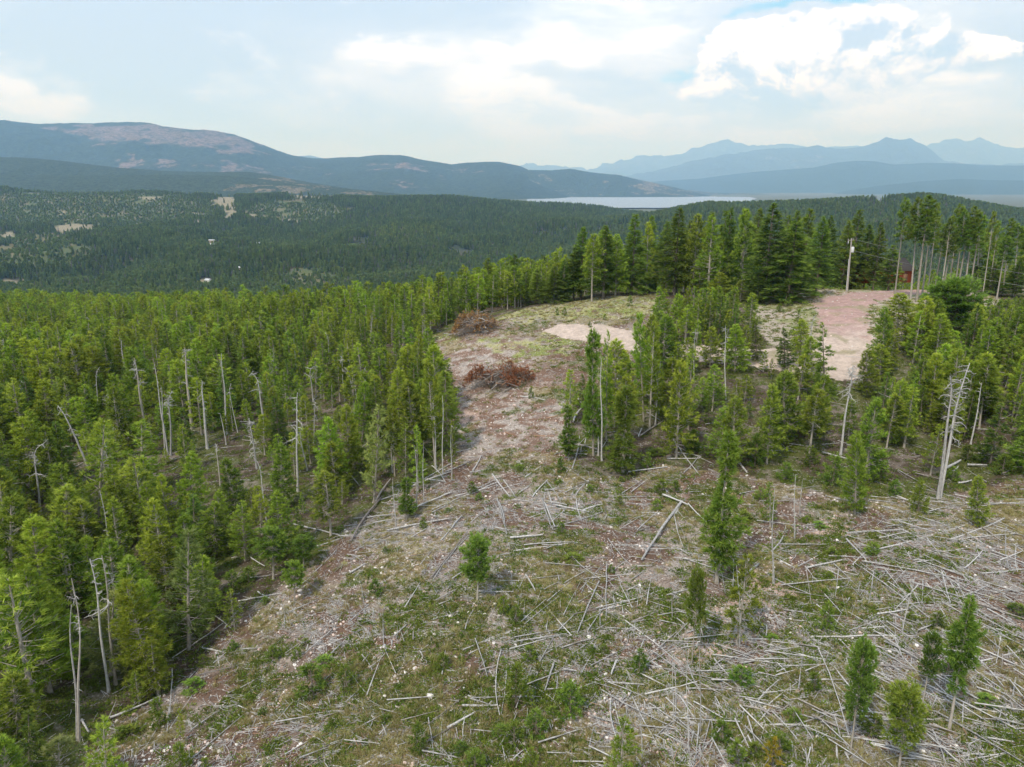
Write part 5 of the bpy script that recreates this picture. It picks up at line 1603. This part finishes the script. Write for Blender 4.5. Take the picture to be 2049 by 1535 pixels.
X, Y = spread(68000)
Z, pxg, pyg, n1, n2, cl, rd, yd, gm, mound = clear_fields(X, Y)
grassy = ell(pxg, pyg, [(1190, 618, 170, 24), (1070, 628, 90, 14), (1300, 600, 90, 16)])
k = ~rd & (RNG.random(len(X)) < np.where(cl, np.maximum(np.minimum(1, gm * 1.25) * (.35 + .65 * sstep(n2, .3, .55)), .04), .45)) & (grassy < .4) & (py_ok := pyg > 600)
n = int(k.sum())
cl_m = [blob_clump(50 + i, 22, .30, .13, .10, .05, M['shrub'], 'low_shrub') for i in range(5)]
s = .55 + .9 * RNG.random(n)
scatter('undergrowth', 'low green shrubs and ground cover between the logs', cl_m, np.stack([X[k], Y[k], Z[k] - .02], -1), rz_only(n, .1), np.stack([s * 1.25, s * 1.25, s], -1), (RNG.random(n) * 5).astype(int))
X, Y = spread(40000)
Z, pxg, pyg, n1, n2, cl, rd, yd, gm, mound = clear_fields(X, Y)
sn = fbm(X / 5 + 90, Y / 5, 3)
grassy = ell(pxg, pyg, [(1190, 618, 170, 24), (1070, 628, 90, 14), (1300, 600, 90, 16), (880, 665, 50, 14), (1740, 640, 70, 20), (1840, 640, 60, 20)])
k = (cl | yd) & ~rd & (RNG.random(len(X)) < sstep(sn, .46, .62) * .9 + .14 + grassy) & (pyg > 575)
n = int(k.sum())
tf = [blob_clump(70 + i, 22, .16, .05, .26, .022, M['straw'], 'grass_tuft') for i in range(4)]
s = .6 + .8 * RNG.random(n)
scatter('dry_grass', 'tufts of straw coloured grass in the clearing', tf, np.stack([X[k], Y[k], Z[k]], -1), rz_only(n, .1), np.stack([s, s, s], -1), (RNG.random(n) * 4).astype(int))
X, Y = spread(86000)
Z, pxg, pyg, n1, n2, cl, rd, yd, gm, mound = clear_fields(X, Y)
sd = fbm(X / 4 + 15, Y / 4, 4)
chipz = ell(pxg, pyg, [(960, 880, 70, 34), (1020, 930, 80, 30), (1180, 1480, 110, 50), (1280, 1190, 70, 26), (980, 1225, 60, 20), (700, 1320, 70, 40), (500, 1200, 80, 30), (1640, 990, 90, 14), (620, 1220, 90, 40), (1930, 1420, 120, 60),
                         (1480, 1240, 60, 40), (980, 800, 110, 110), (1060, 1180, 80, 40), (800, 1350, 80, 40)])
k = (cl & ~rd & (RNG.random(len(X)) < (.12 + .75 * sstep(sd, .42, .62) + .5 * chipz) * (1 - gm * .75))) | (yd & (RNG.random(len(X)) < .25))
n = int(k.sum())
st = [stone_mesh(90 + i, M['stone'] if i % 3 else M['stone_pink']) for i in range(6)]
s = .06 + .20 * RNG.random(n) ** 3.0 + .03 * RNG.random(n)
scatter('stones', 'scattered pale stones and chips on the clearing floor', st, np.stack([X[k], Y[k], Z[k] + s * .12], -1), rz_only(n, .4), np.stack([s * (1 + .5 * RNG.random(n)), s, s], -1), (RNG.random(n) * 6).astype(int))

# sticks: thin grey litter, mostly aligned in drifts
X, Y = spread(150000)
Z, pxg, pyg, n1, n2, cl, rd, yd, gm, mound = clear_fields(X, Y)
drift = ell(pxg, pyg, [(1180, 1010, 140, 60), (760, 1040, 130, 60), (1560, 1400, 300, 200), (1900, 1180, 200, 180), (1880, 1420, 220, 160), (620, 1230, 110, 60), (640, 1440, 120, 70), (1180, 1300, 200, 60), (1780, 1260, 120, 40), (1300, 1400, 150, 90), (1330, 900, 90, 50),
                         (900, 1030, 120, 60), (950, 1150, 120, 60)])
k = cl & ~rd & (RNG.random(len(X)) < (.26 + .70 * drift) * (1 - mound * .45)) | (~cl & ~rd & ~yd & (pyg > 620) & (RNG.random(len(X)) < .05))
n = int(k.sum())
sk = []
for i in range(6):
    g = Geo(); rg = np.random.default_rng(120 + i)
    for j in range(1 if i < 4 else 3):
        p0 = rg.normal(0, .12, 3) * (j > 0); p0[2] = abs(p0[2]) * .4
        a = rg.normal(0, .5) * (j > 0)
        L = 1.0 if j == 0 else .6
        t_ = np.linspace(-.5, .5, 4)
        g.tube(np.stack([p0[0] + t_ * L * math.cos(a), p0[1] + t_ * L * math.sin(a) + rg.normal(0, .02, 4), p0[2] + .012 + rg.normal(0, .008, 4)], -1), np.linspace(.013, .005, 4), 4, cap=False)
    sk.append(g.mesh('stick', M['log'] if i != 3 else M['log_brown']))
s = .22 + 1.2 * RNG.random(n) ** 2.0
th = 1.0 + .9 * RNG.random(n)
ang = fbm(X[k] / 6, Y[k] / 6 + 33, 2) * 9 + RNG.normal(0, .75, n)
rot = np.stack([RNG.normal(0, .12, n), RNG.normal(0, .10, n), ang], -1)
scatter('stick_litter', 'thin grey sticks and wood litter strewn between the logs', sk, np.stack([X[k], Y[k], Z[k] + .02], -1), rot, np.stack([s * 1.3, th, th], -1), (RNG.random(n) * 6).astype(int))
# poles beyond the three hundred traced ones
X, Y = spread(4600, 29, 100)
Z, pxg, pyg, n1, n2, cl, rd, yd, gm, mound = clear_fields(X, Y)
drift2 = ell(pxg, pyg, [(1560, 1420, 320, 160), (1880, 1180, 220, 200), (1880, 1430, 220, 160), (1180, 1010, 120, 50), (760, 1050, 110, 40), (1250, 1200, 250, 90), (620, 1230, 90, 50)])
k = (cl & (RNG.random(len(X)) < .13 + .55 * drift2) * (mound < .3)) | ((~cl) & (pyg > 680) & (RNG.random(len(X)) < .12))
n = int(k.sum())
pl = [log_geo(3000 + i * 3, 1.0, .044, .018, False).mesh('pole', M['log' if i != 2 else 'log_dark'], True) for i in range(7)]
s = 1.2 + 4.0 * RNG.random(n) ** 1.3
ang = np.where(pxg[k] > 1350, -.55, .45) + fbm(X[k] / 9, Y[k] / 9 + 33, 2) * 3.4 - 1.7 + RNG.normal(0, .6, n)
rot = np.stack([RNG.normal(0, .1, n), RNG.normal(0, .035, n), ang], -1)
th = .55 + .6 * RNG.random(n)
scatter('pole_litter', 'tangle of further thin grey poles on the ground', pl, np.stack([X[k], Y[k], Z[k] + .07 + .1 * RNG.random(n)], -1), rot, np.stack([s, th, th], -1), (RNG.random(n) * 7).astype(int))

# rocks large enough to single out
ROCKS = [(1236, 1212, 10), (1178, 1276, 11), (1093, 1466, 13), (1125, 1272, 8), (988, 1288, 9), (1223, 1056, 8), (1595, 1383, 12), (1050, 1488, 14), (1280, 1172, 10), (947, 1105, 8), (815, 1118, 8), (770, 1393, 9), (824, 1270, 8), (792, 1268, 8), (932, 1250, 8), (1018, 1372, 8), (933, 1347, 8), (860, 1393, 14), (738, 1398, 10),
         (600, 1183, 10), (640, 1210, 10), (630, 1217, 9), (668, 1192, 8), (641, 1296, 9), (553, 1255, 8), (576, 1147, 10), (446, 1412, 9), (437, 1518, 8), (338, 1497, 10), (305, 1504, 9), (1662, 1160, 8), (1750, 1430, 8), (1962, 1490, 12), (1955, 1480, 10), (1858, 1524, 12), (1901, 1471, 7), (2042, 1296, 8), (1613, 1230, 7), (1673, 1430, 8),
         (1140, 1510, 9), (1105, 1442, 8), (1090, 1494, 10), (1260, 1180, 8), (990, 1210, 9), (960, 1225, 9), (954, 1213, 8), (735, 1205, 9), (690, 1118, 7), (1335, 1131, 8), (1326, 1128, 6), (1180, 1185, 8), (948, 898, 7), (905, 863, 6), (934, 882, 7), (1030, 812, 10), (1046, 826, 9), (950, 741, 5), (1010, 868, 7), (1158, 1010, 6)]
for i, (rx_, ry_, w_) in enumerate(ROCKS):
    x_, Y_, z_ = [float(v[0]) for v in ground_at(rx_, ry_)]
    D = w_ / FPX * (Y_ + 8)
    o = link('rock', st[i % 6]); o.location = (x_, Y_, z_ + D * .12); o.scale = (D * 1.1, D, D * .85); o.rotation_euler = (0, 0, random.random() * 6)
    tag(o, None, 'rock', 'larger pale rocks in the clearing')
    PLACED.append((o, 'rock', 'pale', rx_, ry_))

# ------------------------------------------------------------------ brush piles
def brush_pile(px_, py_, wpx, Hm, depth, label, seed, rust_spots, nbr=90):
    x_, Y_, z_ = [float(v[0]) for v in ground_at(px_, py_)]
    R = wpx / FPX * (Y_ * 1.03) / 2
    e = bpy.data.objects.new('brush_pile', None); COL.objects.link(e); e.location = (x_, Y_, z_ - .1)
    tag(e, label, 'brush pile', 'brush piles in the clearing')
    rg = np.random.default_rng(seed)

    def surf(u, v):
        q = np.maximum(0, 1 - (u / R) ** 2 - (v / depth) ** 2)
        return Hm * q ** .5 * (.35 + 1.15 * fbm(u * .75 + seed, v * .75 + 3, 3) ** 1.2)
    for i in range(nbr):
        u = rg.normal(0, .42) * R; v = rg.normal(-.1, .42) * depth
        zc = float(surf(np.array(u), np.array(v))) * (.35 + .65 * rg.random())
        L = 1.0 + 3.0 * rg.random() ** 1.6; az = rg.random() * 6.283; el = rg.normal(.05, .26)
        d = np.array([math.cos(az) * math.cos(el), math.sin(az) * math.cos(el), math.sin(el)])
        c = np.array([u, v, zc + .1])
        pts = [c - d * L / 2, c - d * L / 6 + rg.normal(0, .08, 3), c + d * L / 6 + rg.normal(0, .08, 3), c + d * L / 2]
        pts = np.array(pts); pts[:, 2] = np.maximum(pts[:, 2], .05)
        g = Geo(); r = .035 + .075 * rg.random() ** 2
        g.tube(pts, np.linspace(r, r * .45, 4), 5)
        for j in range(4):
            q = pts[rg.integers(0, 4)]; dd = rg.normal(0, 1, 3); dd /= np.linalg.norm(dd)
            g.tube([q, q + dd * .35, q + dd * .7 + rg.normal(0, .1, 3)], [.02, .014, .006], 3, cap=False)
        link('branch', g.mesh('branch', M['log' if rg.random() < .35 else 'log_dark' if rg.random() < .6 else 'log_brown']), e)
    # fine twigs: uncountable
    g = Geo()
    for i in range(3200):
        u = rg.normal(0, .45) * R; v = rg.normal(0, .45) * depth
        zc = float(surf(np.array(u), np.array(v))) * (.1 + .95 * rg.random()) + .05
        d = rg.normal(0, 1, 3); d[2] *= .6; d /= np.linalg.norm(d); L = .3 + .9 * rg.random()
        c = np.array([u, v, zc])
        g.tube([c - d * L / 2, c + rg.normal(0, .06, 3), c + d * L / 2], [.016, .012, .005], 3, cap=False)
    o = link('twigs', g.mesh('twigs', M['bark']), e); o['kind'] = 'stuff'
    g = Geo()
    for (fu, fv, fr, fn) in rust_spots:
        m = fn
        u = fu * R + rg.normal(0, fr * R, m); v = fv * depth + rg.normal(0, fr * depth, m)
        zc = surf(u, v) * (.35 + .8 * rg.random(m)) + .15
        c = np.stack([u, v, zc], -1); d = rg.normal(0, 1, (m, 3)); d[:, 2] = abs(d[:, 2]); d /= np.linalg.norm(d, axis=1)[:, None]
        V, F = blades(rg, c, d, 7, .42, .11, .6, .1)
        g.add(V, F, np.repeat(rg.random(m), 21))
    o = link('dead_needles', g.mesh('dead_needles', M['rust']), e); o['kind'] = 'stuff'


brush_pile(1000, 768, 150, 2.9, 3.8, 'brush pile with rust-red dead boughs and pale sticks in mid clearing', 31,
           [(.42, 0, .17, 330), (-.34, -.15, .16, 200), (-.72, -.3, .11, 110), (.30, -.6, .13, 120), (.8, -.1, .08, 60)])
brush_pile(952, 664, 96, 3.6, 3.6, 'grey brush pile with orange-pink dead boughs beside the forest edge', 47,
           [(-.42, .2, .17, 380), (-.76, -.3, .11, 130), (.2, .1, .24, 140), (.65, .3, .12, 70), (.2, -.6, .2, 90)])

# ------------------------------------------------------------------ utility pole, wires, marker post
MW = mat_plain('pole_wood', (.40, .37, .34), .9, .1); MD = mat_plain('pole_wood_dark', (.17, .145, .125), .9, .1)
MG_ = mat_plain('transformer_grey', (.62, .64, .66), .5, .4, 0, .06); MI = mat_plain('insulator', (.35, .33, .33), .3, .5); MWI = mat_plain('wire_metal', (.22, .22, .22), .5, .5)
x_, Y_, z_ = [float(v[0]) for v in ground_at(1695, 583)]
PX, PY, PZ = x_, Y_, z_
Hp = 11.0
dx, dy_, dz = px_dir(1704, 477); Hp = CAM_Z + dz / dy_ * Y_ - z_; leanp = (dx / dy_ * Y_ - x_) / Hp
e = bpy.data.objects.new('utility_pole', None); COL.objects.link(e); e.location = (x_, Y_, z_); e.rotation_euler = (0, math.atan(leanp), 0)
tag(e, 'grey wooden utility pole with a white transformer beside the red driveway', 'utility pole')
g = Geo(); g.tube([[0, 0, -.3], [0, 0, Hp * .5], [0, 0, Hp]], [.17, .15, .12], 10); link('pole', g.mesh('pole', MW, True), e)
g = Geo(); g.tube([[-.26, -.1, -.2], [-.24, -.1, Hp * .62]], [.05, .05], 6); link('conduit', g.mesh('conduit', MG_, True), e)
g = Geo(); g.tube([[.36, -.05, Hp - 2.75], [.36, -.05, Hp - 2.6], [.36, -.05, Hp - 1.75], [.36, -.05, Hp - 1.68]], [.26, .30, .30, .24], 14); tf_ = link('transformer', g.mesh('transformer', MG_, True), e)
g = Geo(); g.tube([[.36, -.05, Hp - 1.7], [.36, -.05, Hp - 1.35]], [.06, .035], 8); link('bushing', g.mesh('bushing', MI, True), tf_)
g = Geo(); g.box((.14, -.05, Hp - 2.0), (.3, .1, .1)); g.box((.14, -.05, Hp - 2.5), (.3, .1, .1)); link('bracket', g.mesh('bracket', MD), e)
g = Geo(); g.box((-.12, 0, Hp - .35), (1.1, .09, .11)); link('crossarm', g.mesh('crossarm', MW), e)
for q in (-.6, .36):
    g = Geo(); g.tube([[q, 0, Hp - .3], [q, 0, Hp - .12], [q, 0, Hp - .05]], [.05, .07, .04], 8); link('insulator', g.mesh('insulator', MI, True), e)
g = Geo(); g.tube([[-.62, -.08, Hp - .95], [-.62, -.08, Hp - .45]], [.085, .085], 8); link('fuse_holder', g.mesh('fuse_holder', MG_, True), e)
x2_, Y2_, z2_ = [float(v[0]) for v in ground_at(1703, 577)]
dx, dy_, dz = px_dir(1714, 480); H2 = CAM_Z + dz / dy_ * Y2_ - z2_
e = bpy.data.objects.new('utility_pole', None); COL.objects.link(e); e.location = (x2_, Y2_, z2_); e.rotation_euler = (0, math.atan((dx / dy_ * Y2_ - x2_) / H2), 0)
tag(e, 'thinner dark wooden pole just behind and right of the transformer pole', 'utility pole')
g = Geo(); g.tube([[0, 0, -.3], [0, 0, H2]], [.13, .09], 8); link('pole', g.mesh('pole', MD, True), e)
g = Geo(); g.box((-.25, 0, H2 - .12), (.7, .08, .09)); link('crossarm', g.mesh('crossarm', MD), e)
MARK = [(1704, 478, 2170, 566, 1.0), (1712, 503, 2170, 592, .9)]
far_pole = (98.0, 112.0)
for i, (ax, ay, bx_, by_, sag) in enumerate(MARK):
    dx, dy_, dz = px_dir(ax, ay); A = np.array([dx / dy_ * PY, PY, CAM_Z + dz / dy_ * PY])
    YB = 112.0
    dx, dy_, dz = px_dir(bx_, by_); B = np.array([dx / dy_ * YB, YB, CAM_Z + dz / dy_ * YB])
    t_ = np.linspace(0, 1, 24)[:, None]
    pts = A + (B - A) * t_; pts[:, 2] -= (4 * t_ * (1 - t_))[:, 0] * sag * .55
    g = Geo(); g.tube(pts, .022, 4)
    tag(link('power_line', g.mesh('power_line', MWI)), ['upper power line running from the utility pole to the right', 'lower power line running from the utility pole to the right'][i], 'cable', 'power lines')
x_, Y_, z_ = [float(v[0]) for v in ground_at(1622, 591)]
g = Geo(); g.tube([[0, 0, -.2], [0.03, 0, 1.05]], [.12, .11], 8)
tag(link('marker_post', g.mesh('marker_post', MW, True), None, (x_, Y_, z_)), 'short grey wooden post beside the red driveway', 'post')

# dark stump heap and its white rock by the drive
x_, Y_, z_ = [float(v[0]) for v in ground_at(1598, 594)]
for i, (ox_, L, a, r) in enumerate(((-.6, 3.2, .15, .2), (.7, 2.4, -.2, .24), (1.3, 1.6, .6, .18))):
    g = log_geo(5000 + i, L, r, r * .8)
    o = link('fallen_log', g.mesh('fallen_log', M['log_dark'], True), None, (x_ + ox_, Y_ + i * .35, float(hgt(x_ + ox_, Y_ + i * .35)) + r * .8 + .1), (0, -.05, a))
    tag(o, ['long charred log lying left of the white rock by the driveway', 'thick dark log behind the white rock by the driveway', 'short dark log right of the white rock by the driveway'][i], 'log', 'dark logs by the driveway')
o = link('rock', st[1], None, (x_ + .75, Y_ - .5, float(hgt(x_ + .75, Y_ - .5)) + .15), (0, 0, 1), (1.0, .7, .7)); tag(o, 'white rock beside dark logs and the short post', 'rock')

# ------------------------------------------------------------------ cabin and other buildings
def gable(name, label, cx, cy, w, d, h, rise, yaw, wall, roof, trim=None, z0=None, eave=.5, windows=2, cat='house', sides=True):
    e = bpy.data.objects.new(name, None); COL.objects.link(e)
    e.location = (cx, cy, (float(hgt(cx, cy)) if z0 is None else z0) - .1); e.rotation_euler = (0, 0, yaw)
    tag(e, label, cat)
    g = Geo()
    V = [(-w / 2, -d / 2, 0), (w / 2, -d / 2, 0), (w / 2, d / 2, 0), (-w / 2, d / 2, 0), (-w / 2, -d / 2, h), (w / 2, -d / 2, h), (w / 2, d / 2, h), (-w / 2, d / 2, h), (-w / 2, 0, h + rise), (w / 2, 0, h + rise)]
    g.add(V, [[0, 1, 5, 4], [2, 3, 7, 6], [1, 2, 6, 5], [3, 0, 4, 7]]); g.add(V, [[4, 8, 7], [5, 6, 9]])
    link('wall', g.mesh('wall', wall), e)
    t_ = .18
    for s in (-1, 1):
        g = Geo(); k = eave / (d / 2)
        y0 = s * (d / 2 + eave); z0_ = h - rise * k + .06
        V = [(-w / 2 - eave, y0, z0_), (w / 2 + eave, y0, z0_), (w / 2 + eave, s * .004, h + rise + .06), (-w / 2 - eave, s * .004, h + rise + .06)]
        V2 = [(a, b, c + t_) for a, b, c in V]
        g.add(V + V2, [[0, 1, 2, 3], [4, 5, 6, 7], [0, 1, 5, 4], [1, 2, 6, 5], [2, 3, 7, 6], [3, 0, 4, 7]])
        link('roof', g.mesh('roof', roof), e)
    for i in range(windows):
        xx = -w / 2 + w * (i + .7) / (windows + .4)
        g = Geo(); g.box((xx, -d / 2 - .03, h * .55), (1.3, .08, 1.1)); f = link('window', g.mesh('window', trim or wall), e)
        g = Geo(); g.box((xx, -d / 2 - .075, h * .55), (1.08, .03, .9)); link('pane', g.mesh('pane', MGL), f)
    g = Geo(); g.box((w / 2 - w * .12, -d / 2 - .04, 1.05), (1.0, .09, 2.1)); link('door', g.mesh('door', trim or wall), e)
    return e


MGL = mat_plain('window_glass', (.05, .06, .07), .1, .8, 0, .05)
RED = mat_plain('rust_red_boards', (.30, .07, .025), .8, .2, 0, .2, 3); DKR = mat_plain('dark_roof', (.07, .06, .055), .9, .2); WHT = mat_plain('white_paint', (.75, .75, .73), .6, .3, 0, .05)
TAN = mat_plain('tan_wall', (.42, .34, .25), .8, .2); BLU = mat_plain('blue_green_roof', (.22, .36, .40), .5, .4, 0, .08); WRF = mat_plain('white_metal_roof', (.55, .57, .59), .45, .4, 0, .05); LOGW = mat_plain('brown_log_wall', (.20, .12, .07), .85, .2)
xx, yy = px_dir(1750, 553)[0] / px_dir(1750, 553)[1] * 168, 168
zc = CAM_Z + px_dir(1750, 561)[2] / px_dir(1750, 561)[1] * 168
gable('cabin', 'rust red cabin half hidden among dark firs behind the driveway', xx, yy, 13, 8, 2.9, 2.2, .1, RED, DKR, LOGW, z0=zc, cat='cabin')
# the ground it stands on
px_s = [(385, 462, 14, 8, 3.4, 2.4, .1, LOGW, BLU, 'two storey house with a blue-green metal roof high on the far hillside'), (416, 464, 8, 7, 3, 2, .9, TAN, BLU, 'small blue-roofed shed right of the blue-green roofed house'),
        (421, 494, 16, 9, 3.2, 1.8, .05, WHT, WRF, 'long white-roofed building at the sandy patch on the far hillside'), (424, 484, 12, 6, 2.8, 1.2, .05, TAN, WRF, 'low pale-roofed building behind the long white-roofed one'), (517, 493, 7, 10, 5, 2, .2, WHT, WRF, 'tall narrow white house in the far woods'),
        (551, 494, 9, 6, 3, 1.4, -.2, WHT, WRF, 'low white building right of the tall narrow white house'), (450, 469, 12, 5, 2.5, 1.2, 0, WHT, WRF, 'long low white shed above the sandy patch on the far slope'), (461, 469, 5, 4, 2.5, 1.2, .4, WHT, WRF, 'tiny white hut right of the long low shed'),
        (417, 565, 9, 6, 3, 1.5, -.5, WHT, WRF, 'white roofed house near the foot of the far slope'), (480, 540, 6, 5, 3, 1.5, .3, TAN, WRF, 'small pale hut on the far slope above the ravine')]
HOUSES = []
for i, (hx, hy, w_, d_, h_, r_, yw, wl_, rf_, lb) in enumerate(px_s):
    X_, Y_, Z_ = [float(v[0]) for v in ground_at(hx, hy)]
    HOUSES.append((X_, Y_))
    gable('house', lb, X_, Y_, w_ * 1.15, d_ * 1.0, h_ * 1.3, r_ * 1.2, yw, wl_, rf_, WHT, z0=Z_ + .5, windows=3, eave=.7)

# ------------------------------------------------------------------ labels from neighbours
ORD = ['nearest', 'second', 'third', 'fourth', 'fifth', 'sixth', 'seventh', 'eighth', 'ninth', 'tenth', 'eleventh', 'twelfth', 'thirteenth', 'fourteenth', 'fifteenth', 'sixteenth', 'seventeenth', 'eighteenth', 'nineteenth', 'twentieth',
       'twenty-first', 'twenty-second', 'twenty-third', 'twenty-fourth', 'twenty-fifth', 'twenty-sixth', 'twenty-seventh', 'twenty-eighth', 'twenty-ninth', 'thirtieth']
bucket = {}
for it in PLACED:
    o, noun, adj, px_, py_ = it
    ds = [(math.hypot(px_ - a, (py_ - b) * 1.3), nm, a, b) for nm, a, b in LM]
    dist, nm, a, b = min(ds)
    dx, dy_ = px_ - a, py_ - b
    if abs(dx) > abs(dy_) * 1.2: way = 'left of' if dx < 0 else 'right of'
    else: way = 'in front of' if dy_ > 0 else 'behind'
    bucket.setdefault((noun, adj, nm, way), []).append((dist, o))
for (noun, adj, nm, way), lst in bucket.items():
    lst.sort(key=lambda q: q[0])
    for i, (d_, o) in enumerate(lst):
        od = '' if len(lst) == 1 else (ORD[i] + ' ' if i < len(ORD) else 'farthest ')
        if len(lst) > 1 and i == len(lst) - 1 and i > 1: od = 'farthest '
        o['label'] = (od + adj + ' ' + noun + ' ' + way + ' ' + nm).strip()
